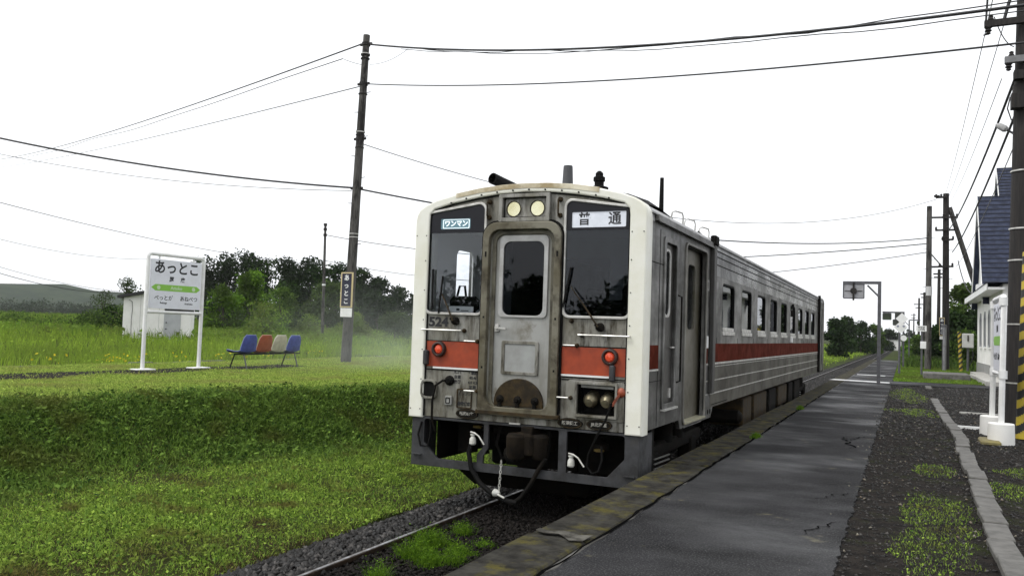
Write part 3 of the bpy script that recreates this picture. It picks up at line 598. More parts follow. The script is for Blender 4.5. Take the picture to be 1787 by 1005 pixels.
tree('broadleaf_tree',433,438,52,100,L_dark,'tall pointed dark tree whose top is the peak of the left part of the woods',group=WG,n=3000,leaf=.5)
tree('broadleaf_tree',466,447,46,102,L_dark,'loose dark tree just left of the saddle in the woods skyline',group=WG,n=2000,leaf=.45,sparse=1)
tree('broadleaf_tree',505,449,74,92,L_dark,'large round tree in the middle of the woods, left of the thin far pole',group=WG,n=4200,leaf=.5)
tree('broadleaf_tree',545,446,84,94,L_dark,'large round tree of the woods directly behind the thin far pole',group=WG,n=4200,leaf=.5)
tree('broadleaf_tree',588,458,70,95,L_dark,'tree with a feathery top rising left of the tall wooden pole',group=WG,n=3200,leaf=.45,sparse=1)
tree('broadleaf_tree',628,468,64,96,L_dark,'dark tree of the woods just right of the tall wooden pole',group=WG,n=3000,leaf=.5)
tree('broadleaf_tree',660,482,60,98,L_dark,'low dark tree on the falling skyline between pole and train',group=WG,n=2800,leaf=.5)
tree('broadleaf_tree',695,500,56,100,L_dark,'lowest dark tree of the woods, beside the train corner',group=WG,n=2400,leaf=.5)
tree('broadleaf_tree',728,512,60,102,L_dark,'dark tree of the woods partly hidden by the train corner',group=WG,n=2000,leaf=.5)
tree('broadleaf_tree',575,492,90,84,L_mid,'green lower tree in front of the woods between the two poles',group=WG,n=3200,leaf=.42,low=.05)
tree('broadleaf_tree',660,508,80,84,L_dark,'green lower tree in front of the woods, right of the name strip',group=WG,n=2600,leaf=.42,low=.05)
SG='shrubs at the edge of the woods'
tree('bushy_tree',440,470,92,66,L_bright,'bright green bushy tree rising behind the four seats',group=SG,n=4800,leaf=.34,low=.04)
tree('shrub',392,497,70,62,L_bright,'bright green shrub just right of the name board',cat='shrub',group=SG,n=3000,leaf=.32,low=.03)
tree('shrub',492,500,64,60,L_mid,'mid green shrub right of the bright bushy tree',cat='shrub',group=SG,n=2600,leaf=.30,low=.03)
tree('shrub',462,525,90,52,L_weed,'brownish low shrub in front of the bright bushy tree',cat='shrub',group=SG,n=2600,leaf=.22,low=.03)
tree('shrub',620,545,70,60,L_weed,'low pale shrub behind the base of the name strip pole',cat='shrub',group=SG,n=2200,leaf=.22,low=.03)
tree('shrub',690,540,74,60,L_mid,'small rounded shrub beside the train corner in the drifting fumes',cat='shrub',group=SG,n=2200,leaf=.24,low=.03)
tree('shrub',540,548,80,62,L_weed,'low weedy shrub left of the thin far pole base',cat='shrub',group=SG,n=2000,leaf=.22,low=.03)
tree('wispy_tree',222,482,66,44,L_mid,'wispy small tree with pale loose foliage behind the white shed',n=1100,leaf=.17,sparse=1,low=.25)
tree('wispy_tree',185,503,50,46,L_mid,'sparse small tree left of the white shed roof',n=600,leaf=.16,sparse=1,low=.25)
LG='bushes left of the shed'
for k,(u,v,wp,y,l) in enumerate([(20,545,120,44,'dark bush at the left edge of the picture'),(90,549,110,46,'dark bush in the middle of the row left of the shed'),(160,540,110,43,'taller dark bush touching the left wall of the white shed'),(195,530,60,45,'dark bush rising behind the left wall of the shed')]):
    tree('bush',u,v,wp,y,L_mid if k!=3 else L_dark,l,cat='bush',group=LG,n=2600,leaf=.22,low=.02)
FG='far woods at the left horizon'
for k in range(9):
    u=-20+k*32; v=517+ (k%3)*3+k*1.6
    tree('far_tree',u,v,70,300,L_far,['far hazy tree on the left horizon, at the picture edge','far hazy tree second from the picture edge on the left horizon','far hazy tree third from the picture edge on the left horizon','far hazy tree under the left shoulder of the distant hill','far hazy tree below the crest of the distant hill','far hazy tree left of the shed below the hill slope','far hazy tree touching the shed roof eave','far hazy tree hidden behind the white shed','far hazy tree behind the name board'][k],group=FG,n=1300,leaf=1.1,low=.02)
RG='trees beyond the train to the left of the track'
tree('far_tree',1459,556,40,110,L_dark,'dark tree just past the rear of the train',group=RG,n=1800,leaf=.5,low=.03)
tree('far_tree',1477,550,34,150,L_dark,'tallest round dark tree between the train and the near mirror post',group=RG,n=2000,leaf=.6,low=.05)
tree('far_tree',1503,561,40,160,L_dark,'lower dark tree left of the near mirror post',group=RG,n=1600,leaf=.6,low=.03)
tree('far_tree',1527,566,34,165,L_mid,'dark tree directly behind the near mirror post',group=RG,n=1400,leaf=.6,low=.03)
tree('far_tree',1551,573,40,230,L_far,'hazy tree between the two mirror posts',group=RG,n=1300,leaf=.9,low=.03)
tree('far_tree',1590,577,50,260,L_far,'hazy tree at the vanishing point of the track',group=RG,n=1300,leaf=.9,low=.03)
tree('far_tree',1540,583,60,420,L_far,'hazy low wood at the end of the line',group=RG,n=1000,leaf=1.4,low=.03)
for k,(tx,ty,th,tw_) in enumerate(((-14,-52,6.5,9),(-22,-55,7,10),(-30,-52,6,9),(-38,-56,7.5,11),(-47,-54,6.5,10),(-56,-55,7,11),(-66,-56,6.5,11),(-6,-55,6,9),(4,-58,6.5,9))):
    treeat('broadleaf_tree',tx,ty,th,tw_,L_dark,['dark tree behind the viewer, mirrored in the gangway door glass','dark tree behind the viewer, right of the one mirrored in the door','dark tree behind the viewer, fourth from the track','tall dark tree in the middle of the row behind the viewer','dark tree behind the viewer, third from the far end','dark tree behind the viewer, second from the far end','dark tree at the far field end behind the viewer','dark tree behind the viewer nearest the track','dark tree behind the viewer on the platform side'][k],'tree','trees behind the viewer',.8,1300)
BG='trees behind the utility poles'
tree('tall_tree',1679,497,74,72,L_mid,'tall loose-crowned tree right of the twin poles beside the station roof',group=BG,n=2400,leaf=.30,sparse=1,low=.3)
tree('hedge_tree',1668,545,70,64,L_dark,'dense dark tree below the loose crown beside the station wall',group=BG,n=3600,leaf=.34,low=.01)
tree('hedge_tree',1700,540,60,68,L_dark,'dense dark tree touching the far station wall',group=BG,n=3000,leaf=.34,low=.01)
tree('hedge_tree',1636,570,46,74,L_dark,'dark tree showing between the twin poles',group=BG,n=2400,leaf=.36,low=.01)
tree('hedge_tree',1604,585,36,110,L_mid,'green bush left of the twin poles',group=BG,n=1800,leaf=.45,low=.01)
tree('hedge_tree',1688,578,70,58,L_mid,'lighter bush behind the grey cabinet',group=BG,n=2600,leaf=.26,low=.01)
tree('hedge_tree',1583,590,24,140,L_bright,'small bright bush at the far platform end',group=BG,n=900,leaf=.5,low=.01)

# ------------------------------------------------------------------ the railcar
YF=8.50; YR=30.0; HW=1.41; ZB=.37; SXR=CX+HW; SXL=CX-HW
TR=empty('railcar',(CX,YF,RT),'stained stainless steel railcar with red band and cream front frame, number 524','railcar')
def FR(y,dep=0):   # front-plane mapping: a,c are metres from the car centre and height
    return lambda a,c,d:(CX+a,y-d,c)
def SD(x,s=1): return lambda a,c,d:(x+d*s,a,c)
def P(mb,name,mat,par=TR,label=None): return mb.build(name,mat,par,label=label)
def roofline(hw,drop=0,n=9,zs=2.66):
    """right half then left half of the roof outline from (hw,zs) over the top"""
    ctl=[(1.0,2.66),(.992,2.74),(.965,2.81),(.90,2.87),(.80,2.925),(.62,2.985),(.40,3.035),(.2,3.06),(0,3.068)]
    r=[(hw*a,z-drop) for a,z in ctl]; return r+[(-a,z) for a,z in reversed(r[:-1])]
outer=[(-HW-.02,ZB-.01),(HW+.02,ZB-.01)]+roofline(HW+.02)
_ir=[(1.24,2.68),(1.232,2.755),(1.17,2.815),(.93,2.875),(.6,2.93),(.3,2.965),(0,2.978)]
inner=[(-1.24,ZB+.003),(1.24,ZB+.003)]+_ir+[(-a,z) for a,z in reversed(_ir[:-1])]
# cream frame: open ring (a gap along the bottom)
ring=[(-HW-.02,ZB-.02),(-1.24,ZB-.02)]+[(-a,z) for a,z in inner[2:]]+[(1.24,ZB-.02),(HW+.02,ZB-.02)]+roofline(HW+.02)
b=MB(); b.plate(ring,[],.20,FR(YF+.10),.018); P(b,'front_frame',m_cream)
b=MB(); ys=[(x_,z_) for x_,z_ in roofline(HW+.02) if abs(x_)<1.0]
n=len(ys); vs=[(CX+a,y,z+(.004 if y<YF-.01 else .010)) for y in (YF-.023,YF-.003,YF+.21) for a,z in ys]; fs=[(k*n+i,k*n+i+1,(k+1)*n+i+1,(k+1)*n+i) for k in range(2) for i in range(n-1)]
lowr=[(CX+a,YF-.023,z-.05) for a,z in ys]; m0=len(vs); vs+=lowr; fs+=[(m0+i,m0+i+1,i+1,i) for i in range(n-1)]
b.add(vs,fs); P(b,'front_frame_top',m_creamtop,label='rust stained cream brow above the front')
b=MB(); 
for z in (.45,.8,1.15,1.5,1.85,2.2,2.5):
    for sx in (-1,1):
        for q in ((1.27,),(1.40,)) if z in (.45,2.5) else ((1.27,),): b.cyl((CX+sx*q[0],YF-.01,z),(CX+sx*q[0],YF-.024,z),.007,seg=6)
for a in (-.95,-.75,-.55,-.35,-.15,.05,.25,.45,.65,.85,1.0): b.cyl((CX+a,YF-.01,3.0-.13*a*a),(CX+a,YF-.027,3.0-.13*a*a),.010,seg=6)
P(b,'frame_bolts',m_grime)
inn2=[(a*.990,z-.013) for a,z in inner[2:]]
b=MB(); b.plate([(-1.24,ZB),(-1.226,ZB)]+list(reversed(inn2))+[(1.226,ZB),(1.24,ZB)]+inner[2:],[],.02,FR(YF+.012)); P(b,'frame_seal',m_black)
# front wall with window and door openings
wR=[(.48,1.565),(1.275,1.565),(1.275,2.785),(.48,2.895)]
def mir(p): return [(-x,z) for x,z in reversed(p)]
wRr=rp(wR,[.09,.09,.07,.09]); wLr=mir(wRr)
def shrink(pts,d,r):
    (x0,z0),(x1,_),(_,z2),(_,z3)=pts; return rp([(x0+d,z0+d),(x1-d,z0+d),(x1-d,z2-d*.9),(x0+d,z3-d*1.1)],r)
arch=rr(-.40,.40,.54,2.545,.14)
lampo=rr(-.255,.255,2.70,2.905,.01)
jb=rr(.70,1.13,.53,.855,.01)
wall=[(-1.30,ZB),(1.30,ZB)]+[(a*1.03,z+.012) for a,z in inner[2:]]
b=MB(); b.plate(wall,[wRr,wLr,arch,lampo,jb],.05,FR(YF+.045)); P(b,'front_wall',m_steelfront)
for sgn,par in ((1,'R'),(-1,'L')):
    o_=wRr if sgn>0 else wLr; i_=shrink(wR,.028,[.07,.07,.05,.07]); i_=i_ if sgn>0 else mir(i_)
    b=MB(); b.plate(o_,[i_],.034,FR(YF+.014),.004); wf=P(b,'window_frame',m_bright,label='cab window on the '+('platform side with a destination sign' if sgn>0 else 'grass side'))
    b=MB(); b.plate([p_ for p_ in i_ if p_[1]<2.3]+([(1.247,2.55),(.508,2.55)] if sgn>0 else [(-.508,2.55),(-1.247,2.55)]),[],.004,FR(YF+.02)); P(b,'pane',m_glassdimcab if sgn>0 else m_glassclear,wf)
    # black mask behind the top of the pane
    zc=2.53; ib=[(.505,zc),(1.26,zc),(1.252,2.752),(.505,2.862)]; ib=ib if sgn>0 else mir(ib)
    b=MB(); b.plate(ib,[rr(.57,1.19,2.56,2.73,.012) if sgn>0 else rr(-1.10,-.70,2.575,2.70,.012)],.004,FR(YF+.013)); P(b,'window_mask',MAT('navy_black_mask',(.007,.007,.011),None,5,.35,spec=.3),wf)
b=MB(); b.plate(rr(.565,1.195,2.555,2.735,.012),[],.02,FR(YF+.030)); ds=P(b,'destination_sign',m_rollsign)
text('普',.15,lambda a,c,d:(CX+.71+a,YF+.0175-d,2.645+c),m_ink,ds,bold=.0025); text('通',.15,lambda a,c,d:(CX+1.06+a,YF+.0175-d,2.645+c),m_ink,ds,bold=.0025)
b=MB(); b.plate(rr(-1.105,-.695,2.57,2.705,.012),[],.02,FR(YF+.030)); ds=P(b,'one_man_sign',m_rollsign2)
b=MB(); b.plate(rr(-1.07,-.715,2.583,2.692,.012),[rr(-1.06,-.725,2.591,2.684,.01)],.002,FR(YF+.0178)); P(b,'sign_border',m_litwhite,ds)
text('ワンマン',.078,lambda a,c,d:(CX-.893+a,YF+.0178-d,2.637+c),m_litwhite,ds,bold=.003)
# lamp box
b=MB(); b.plate(rr(-.315,.315,2.64,2.955,.012),[rr(-.27,.27,2.685,2.915,.01)],.05,FR(YF-.005),.004); lb=P(b,'lamp_housing',m_steelfront)
b=MB(); b.plate(rr(-.275,.275,2.68,2.92,.01),[ellip(-.15,2.79,.088,.088),ellip(.145,2.79,.088,.088)],.01,FR(YF+.025)); P(b,'lamp_backplate',m_steelfront,lb)
for a in (-.15,.145):
    b=MB(); b.lathe((CX+a,YF+.035,2.79),(0,-1,0),[(.0,-.052),(.03,-.048),(.055,-.03),(.072,-.008),(.082,.004),(.084,.012)],24); hl=P(b,'headlight',m_refl,lb)
    b=MB(); b.lathe((CX+a,YF+.035,2.79),(0,-1,0),[(.022,-.04),(.022,-.01),(.0,.0)],10); P(b,'bulb',m_lamp,hl)
    b=MB(); b.plate(ellip(a,2.79,.082,.082),[],.003,FR(YF+.022)); P(b,'lens',m_glassclear,hl)
    b=MB(); b.lathe((CX+a,YF+.03,2.79),(0,-1,0),[(.092,0),(.092,.018),(.084,.018),(.080,0)],20); P(b,'headlight_ring',m_brown,lb)
for a in (-.455,.425):
    b=MB(); b.tube([(CX+a,YF,2.70),(CX+a,YF-.05,2.715),(CX+a,YF-.05,2.865),(CX+a,YF,2.88)],.011,6); b.lathe((CX+a,YF+.015,2.70),(0,-1,0),[(.03,0),(.024,.03)],10); b.lathe((CX+a,YF+.015,2.88),(0,-1,0),[(.03,0),(.024,.03)],10); P(b,'grab_handle',m_brown)
# gangway door surround (proud outer frame, black gasket, recessed door)
oo=rp([(-.50,.45),(.47,.45),(.47,2.635),(-.50,2.635)],[.05,.05,.17,.17],6)
b=MB(); b.plate(oo,[rr(-.42,.39,.545,2.55,.13)],.06,FR(YF-.01),.008); ds=P(b,'gangway_frame',MAT('greasy_door_surround',(.19,.178,.135),(.095,.083,.05),2.4,.5,.65,.25,c3=(.030,.022,.010),s3=3,lo3=.5,hi3=.66))
b=MB(); b.plate(rp([(-.525,.50),(.495,.50),(.495,2.66),(-.525,2.66)],[.04,.04,.19,.19],6),[rp([(-.495,.47),(.465,.47),(.465,2.63),(-.495,2.63)],[.04,.04,.165,.165],6)],.03,FR(YF+.006)); P(b,'gasket',m_black,ds)
b=MB(); b.plate(rr(-.425,.395,.545,2.55,.13),[rr(-.36,.33,.54,2.50,.10)],.03,FR(YF+.045),.006); P(b,'inner_gasket',MAT('stained_inner_strip',(.15,.14,.10),(.07,.062,.04),3,.55,c3=(.02,.016,.008),s3=3,lo3=.5,hi3=.66),ds)
for a in (-.455,.43):
    for z in (2.27,1.55,.98): 
        b=MB(); b.box(CX+a-.009,CX+a+.009,YF-.052,YF-.04,z-.03 if z>2 else z-.012,z+.03 if z>2 else z+.012); P(b,'frame_slot',m_black,ds)
dg_=rr(-.27,.245,1.575,2.425,.085)
b=MB(); b.plate(rr(-.37,.34,.53,2.51,.10),[dg_],.02,FR(YF+.06)); dr=P(b,'gangway_door',m_door)
b=MB(); b.plate(rr(-.315,.29,1.555,2.49,.06),[rr(-.265,.24,1.58,2.42,.085)],.02,FR(YF+.045),.003); P(b,'door_window_frame',m_bright if False else MAT('satin_window_frame',(.46,.46,.45),(.36,.355,.34),6,.4,.5,.4),dr)
b=MB(); b.plate(dg_,[],.004,FR(YF+.055)); P(b,'pane',GLASS('door_glass',(.3,.32,.36),.02,.36),dr)
b=MB(); b.box(CX-.30,CX+.28,YF+.35,YF+.36,1.5,2.5); P(b,'door_blind',m_black,dr)
b=MB(); b.plate(rr(-.255,.205,.91,1.29,.02),[rr(-.215,.165,.945,1.255,.015)],.016,FR(YF+.046),.003); pn=P(b,'kick_panel_rim',m_steelfront,dr)
b=MB(); b.plate(rr(-.215,.165,.945,1.255,.012),[],.006,FR(YF+.048)); P(b,'kick_panel',MAT('panel_grey',(.33,.34,.33),(.26,.26,.25),4,.5),dr)
b=MB(); b.box(CX-.345,CX-.295,YF+.02,YF+.05,1.385,1.475,.004); b.bar((CX-.33,YF+.0,1.432),(CX-.185,YF-.005,1.428),.022,.02); P(b,'door_handle',m_bright,dr)
sc=[(.30*math.cos(t)-.02,.60+.27*math.sin(t)) for t in np.linspace(0,math.pi,22)]+[(-.32,.555),(.28,.555)]
b=MB(); b.plate(sc,[],.03,FR(YF+.035),.006); kp=P(b,'coupling_hood',m_brown,dr)
for a in (-.24,-.02,.19):
    b=MB(); b.lathe((CX+a,YF+.02,.63),(0,-1,0),[(.05,0),(.045,.02),(.02,.04),(.018,.06)],12); b.box(CX+a-.02,CX+a+.02,YF-.01,YF+.02,.55,.64); P(b,'hinge_lug',m_grime,kp)
b=MB(); b.box(CX-.52,CX+.50,YF-.05,YF+.03,.455,.50,.006); b.box(CX-.49,CX+.47,YF-.02,YF+.03,.50,.545,.003); P(b,'threshold',m_brown,ds)
# bands
for x0,x1 in ((-1.233,-.527),(.497,1.233)):
    b=MB(); b.box(CX+x0,CX+x1,YF+.012,YF+.022,.955,1.252); P(b,'red_band',m_red)
b=MB(); b.box(CX-1.13,CX-.527,YF+.004,YF+.022,.932,.953); P(b,'white_line',m_white); b=MB(); b.box(CX+.497,CX+1.06,YF+.004,YF+.022,.932,.953); P(b,'white_line',m_white)
for x0,x1,z in ((-1.233,-.53,.922),(.50,1.233,.922),(-1.233,-.53,1.258),(.5,1.233,1.262),(.5,1.233,.897)):
    b=MB(); b.box(CX+x0,CX+x1,YF+.014,YF+.021,z-.008,z+.004); P(b,'panel_seam',m_grime)
def rod(x0,x1,z,r=.010,off=.05):
    b=MB(); b.tube([(CX+x0,YF+.02,z),(CX+x0,YF-off,z),(CX+x1,YF-off,z),(CX+x1,YF+.02,z)],r,6); P(b,'handrail',m_bright)
rod(-1.27,-.74,1.385); rod(.70,1.28,1.385); rod(-.70,-.56,1.268,.009,.035); rod(.53,.66,1.268,.009,.035); rod(-.68,-.55,.70,.009,.035); rod(.47,.60,.70,.009,.035)
b=MB()
for a,z in ((-.73,1.385),(-.55,1.268),(.67,1.268),(.72,1.385),(-.53,.70),(.62,.70),(.60,1.535)): b.lathe((CX+a,YF+.02,z),(0,-1,0),[(.026,0),(.022,.03),(.012,.05)],10)
P(b,'rail_bracket',m_brown)
for a in (-1.05,1.055):
    b=MB(); b.lathe((CX+a,YF+.02,1.16),(0,-1,0),[(.092,0),(.092,.03),(.085,.055),(.070,.06),(.058,.045),(.05,.02)],24); tl=P(b,'tail_lamp',MAT('tail_ring',(.035,.014,.010),(.02,.012,.01),9,.5))
    b=MB(); b.lathe((CX+a,YF+.02,1.16),(0,-1,0),[(.056,.0),(.055,.03),(.04,.05),(.0,.058)],20); P(b,'red_lens',m_lampred,tl)
# number
text('524',.150,lambda a,c,d:(CX-1.215+a,YF+.016-d,1.475+c),m_ink,TR,'car_number',bold=.006,align='LEFT',sx=1.18)
# wipers
def wiper(px,pz,tx,tz):
    b=MB(); b.lathe((CX+px,YF+.02,pz),(0,-1,0),[(.05,0),(.045,.04),(.03,.07),(.0,.08)],10); b.bar((CX+px+.05,YF-.01,pz-.03),(CX+px-.04,YF-.05,pz+.03),.05,.03); wp=P(b,'wiper',m_grime)
    mx_,mz=(px+tx)/2,(pz+tz)/2
    b=MB(); b.tube([(CX+px,YF-.06,pz),(CX+mx_,YF-.045,mz+.01),(CX+tx,YF-.03,tz)],[.012,.009,.007],6); P(b,'wiper_arm',m_brown,wp)
    b=MB(); ax=(tx-px); b.bar((CX+tx+ax*.05,YF-.012,tz+.22),(CX+tx+ax*.3-.0,YF-.012,tz-.22),.012,.018); P(b,'wiper_blade',m_black,wp)
wiper(-.85,1.495,-1.02,1.80); wiper(.93,1.475,.60,1.90)
b=MB(); b.bar((CX-1.16,YF-.01,1.62),(CX-1.17,YF-.01,2.10),.02,.02); P(b,'wiper_blade_spare',m_black)
# lower left equipment
b=MB(); oc=rp([(-1.275,.575),(-1.06,.575),(-1.06,.80),(-1.275,.80)],.06,2); b.plate(oc,[rp([(-1.25,.60),(-1.085,.60),(-1.085,.775),(-1.25,.775)],.045,2)],.05,FR(YF+.005),.004); so_=P(b,'jumper_socket',m_steelfront)
b=MB(); b.plate(rp([(-1.25,.60),(-1.085,.60),(-1.085,.775),(-1.25,.775)],.045,2),[],.02,FR(YF+.01)); P(b,'socket_cover',m_black,so_)
b=MB(); b.tube([(CX-.93,YF+.02,.80),(CX-.95,YF-.06,.80),(CX-1.03,YF-.09,.74),(CX-1.07,YF-.08,.55),(CX-1.08,YF-.06,.36),(CX-1.06,YF+.0,.20)],.014,8); b.lathe((CX-.90,YF+.02,.80),(0,-1,0),[(.06,0),(.055,.03),(.03,.05)],12); P(b,'jumper_cable',m_grime)
b=MB(); b.box(CX-.945,CX-.855,YF-.015,YF+.02,.515,.625,.008); vb=P(b,'valve_box',m_door); b=MB(); b.plate(rr(-.93,-.87,.535,.605,.01),[rr(-.92,-.88,.545,.595,.01)],.004,FR(YF-.018)); P(b,'valve_box_rim',m_grime,vb)
b=MB(); b.plate(rr(-.80,-.60,.49,.715,.02),[rr(-.787,-.613,.503,.702,.015)],.010,FR(YF+.014)); ip_=P(b,'inspection_panel',m_brown)
text('エンジン',.045,lambda a,c,d:(CX-.70+a,YF+.017-d,.655+c),m_ink,ip_); text('自動連結',.045,lambda a,c,d:(CX-.70+a,YF+.017-d,.54+c),m_ink,ip_,bold=.002)
for i,(s1,s2) in enumerate((('K-ハ','・釧路'),('自重','40.4t'),('換算','4.0 4.5'),('','定員'))):
    z=.90-.055*i
    if s1: text(s1,.045,lambda a,c,d:(CX-.80+a,YF+.017-d,z+c),m_ink,TR,'data_lettering',bold=.001)
    text(s2,.045,lambda a,c,d:(CX-.60+a,YF+.017-d,z+c),m_ink,TR,'data_lettering',bold=.001)
def oval(a,z,s):
    b=MB(); b.plate(ellip(a,z,.145,.058),[],.02,FR(YF+.006),.004); op=P(b,'maker_plate',m_grime); b=MB(); b.plate(ellip(a,z,.138,.051,28),[ellip(a,z,.130,.044,28)],.003,FR(YF-.008)); P(b,'plate_rim',m_brown,op)
    text(s,.046,lambda x_,c,d:(CX+a+x_,YF-.008-d,z+c),MAT('worn_plate_letters',(.30,.29,.26)),op,bold=.001)
oval(-.65,.432,'昭和61年'); oval(.62,.425,'新潟鐵工'); oval(.955,.432,'JR北海道')
# right lower box with two cylinders
b=MB(); b.plate(rr(.585,1.225,.475,.895,.02),[jb],.012,FR(YF+.012),.003); rb_=P(b,'connector_housing',m_steelfront)
b=MB(); b.plate(rr(.675,1.155,.505,.88,.01),[jb],.05,FR(YF-.005),.003); P(b,'housing_rim',m_steelfront,rb_)
b=MB(); b.box(CX+.68,CX+1.15,YF+.20,YF+.22,.50,.88); b.box(CX+.68,CX+.70,YF+.02,YF+.2,.50,.88); b.box(CX+1.13,CX+1.15,YF+.02,YF+.2,.5,.88); b.box(CX+.68,CX+1.15,YF+.02,YF+.2,.50,.528); b.box(CX+.68,CX+1.15,YF+.02,YF+.2,.856,.88); P(b,'housing_recess',m_grime,rb_)
for a in (.82,1.01):
    b=MB(); b.lathe((CX+a,YF+.20,.72),(0,-1,-.35),[(.075,0),(.078,.10),(.082,.11),(.082,.13),(.070,.15),(.045,.19),(.0,.20)],18); P(b,'connector_plug',MAT('grey_brass_plug',(.28,.25,.17),(.12,.10,.06),9,.35,.5,.7),rb_)
b=MB(); b.bar((CX+.73,YF+.03,.835),(CX+1.10,YF+.03,.83),.02,.03); P(b,'housing_bar',m_door,rb_)
b=MB(); b.lathe((CX+1.19,YF+.02,.79),(0,-1,0),[(.055,0),(.05,.03),(.025,.05),(.0,.055)],14); b.bar((CX+1.18,YF-.03,.77),(CX+1.12,YF-.08,.65),.022,.022); pg=P(b,'orange_plug',m_orange)
b=MB(); b.tube([(CX+1.12,YF-.10,.68),(CX+1.06,YF-.10,.5),(CX+.98,YF-.09,.36),(CX+.90,YF-.03,.22),(CX+.84,YF+.0,.10),(CX+.83,YF+.0,-.02),(CX+.89,YF+.0,-.09),(CX+.96,YF,-.06),(CX+.99,YF+.02,.06),(CX+.97,YF+.05,.2)],.012,8); P(b,'plug_cable',m_black,pg)
for a,z in ((1.09,1.0),(-1.215,1.07)):
    b=MB(); b.box(CX+a-.028,CX+a+.028,YF-.05,YF+.02,z-.1,z+.075,.012); P(b,'bracket_cover',m_skirt)
# hoses, valves, chain, coupler below
def cock(a,z,yy=-.02):
    b=MB(); b.lathe((CX+a,YF+yy,z-.04),(0,0,1),[(.028,-.05),(.04,-.035),(.036,.02),(.018,.05),(.030,.06),(.030,.075)],12); b.tube([(CX+a-.03,YF+yy,z+.055),(CX+a+.03,YF+yy-.02,z+.05),(CX+a+.09,YF+yy-.03,z+.02),(CX+a+.16,YF+yy-.03,z-.07)],.009,6); P(b,'air_cock',m_valve)
cock(-.55,.18); cock(.655,.05)
b=MB(); b.tube([(CX-.56,YF-.02,.12),(CX-.59,YF-.03,.0),(CX-.55,YF-.04,-.17),(CX-.42,YF-.06,-.32),(CX-.25,YF-.08,-.42),(CX-.08,YF-.09,-.47),(CX+.06,YF-.09,-.48)],.028,10); P(b,'brake_hose',m_black)
b=MB(); b.tube([(CX+.35,YF+.0,.02),(CX+.28,YF-.02,-.1),(CX+.20,YF-.05,-.27),(CX+.10,YF-.07,-.42),(CX+.0,YF-.09,-.50),(CX-.08,YF-.09,-.47)],.025,10); P(b,'brake_hose',m_grime)
b=MB(); r=random.Random(1)
for k in range(9):
    z=-.06-.037*k; tl_=MB(); tl_.tube([(.012*math.cos(t),0,.022*math.sin(t)) for t in np.linspace(0,2*math.pi,9)],.0045,5,False)
    for v in tl_.v: pass
    b.add([(CX-.16-.002*k+(v[0] if k%2 else v[1]*.9),YF-.06+(v[1] if k%2 else v[0]),z+v[2]) for v in tl_.v],tl_.f)
b.lathe((CX-.21,YF-.09,-.40),(1,0,-.1),[(.02,-.03),(.045,-.01),(.04,.03),(.02,.06)],10); b.tube([(CX-.17,YF-.11,-.41),(CX-.08,YF-.12,-.44)],.012,6); P(b,'hose_chain',m_valve)
b=MB(); b.box(CX-.02,CX+.22,YF-.10,YF+.5,.02,.28,.03); b.box(CX+.06,CX+.2,YF-.05,YF+.2,.26,.35,.01); b.lathe((CX+.02,YF-.05,.14),(0,0,1),[(.10,-.14),(.12,-.1),(.12,.1),(.10,.13)],14); b.lathe((CX+.26,YF+.03,.14),(0,0,1),[(.08,-.14),(.1,-.1),(.1,.1),(.08,.13)],14); b.bar((CX+.1,YF+.4,.12),(CX+.1,YF+1.6,.12),.22,.2); P(b,'coupler',MAT('dark_coupler_iron',(.006,.005,.004),(.018,.013,.008),6,.8,bump=.002,spec=.1))
b=MB(); b.lathe((CX-.08,YF+.05,.02),(0,-1,0),[(.10,-.3),(.11,0),(.07,.03)],14); b.box(CX-.45,CX+.42,YF+.30,YF+.36,.2,.36); P(b,'coupler_yoke',m_grime)
b=MB(); b.box(CX-.10,CX+.03,YF-.02,YF,.362,.378); P(b,'uncoupling_handle',m_bright)
# skirt
sk=[(-1.385,.36),(-1.385,-.21),(1.395,-.21),(1.395,.36)]
hL=rp([(-1.22,.335),(-1.22,.06),(-1.03,-.115),(-.51,-.115),(-.51,-.02),(-.43,.08),(-.43,.335)],[.03,.02,.02,.01,.02,.03,.02])
hM=rp([(-.37,.335),(-.37,.06),(-.43,-.03),(-.43,-.115),(.49,-.115),(.49,.335)],[.02,.03,.02,.01,.01,.02])
hR=rp([(.585,.335),(.585,-.115),(1.05,-.115),(1.24,.09),(1.24,.335)],[.02,.01,.02,.02,.03])
b=MB(); b.plate(sk,[hL,hM,hR],.03,FR(YF+.03),.004); P(b,'skirt',m_skirt)
b=MB()
for sx in (-1,1):
    x_=CX+sx*1.385; b.box(min(x_,x_-sx*.02),max(x_,x_-sx*.02),YF+.046,YF+.55,-.21,.34); b.box(CX+sx*1.30-.06,CX+sx*1.30+.06,YF-.02,YF+.015,-.085,-.075)
b.box(CX-1.38,CX+1.38,YF+.05,YF+.25,-.208,-.19); P(b,'skirt_side',m_skirt)
b=MB(); vs=[(CX-.85,YF+.15,-.21),(CX+.85,YF+.15,-.21),(CX+.70,YF+.35,-.42),(CX-.70,YF+.35,-.42),(CX-.85,YF+.6,-.21),(CX+.85,YF+.6,-.21),(CX+.7,YF+.55,-.42),(CX-.7,YF+.55,-.42)]
b.add(vs,[(0,1,2,3),(5,4,7,6),(4,0,3,7),(1,5,6,2),(3,2,6,7)]); P(b,'rail_guard',m_grime)
b=MB(); b.plate([(YF+.35,-.18),(YF+2.4,-.18),(YF+2.4,.36),(YF+.35,.36)],[rr(YF+.9,YF+1.15,.0,.2,.02),rr(YF+1.5,YF+1.8,-.1,.12,.02)],.03,SD(CX-1.22)); P(b,'side_gear_plate',m_grime)
b=MB(); b.box(CX-1.2,CX-.45,YF+.85,YF+.95,.02,.36); P(b,'cross_beam',m_grime)
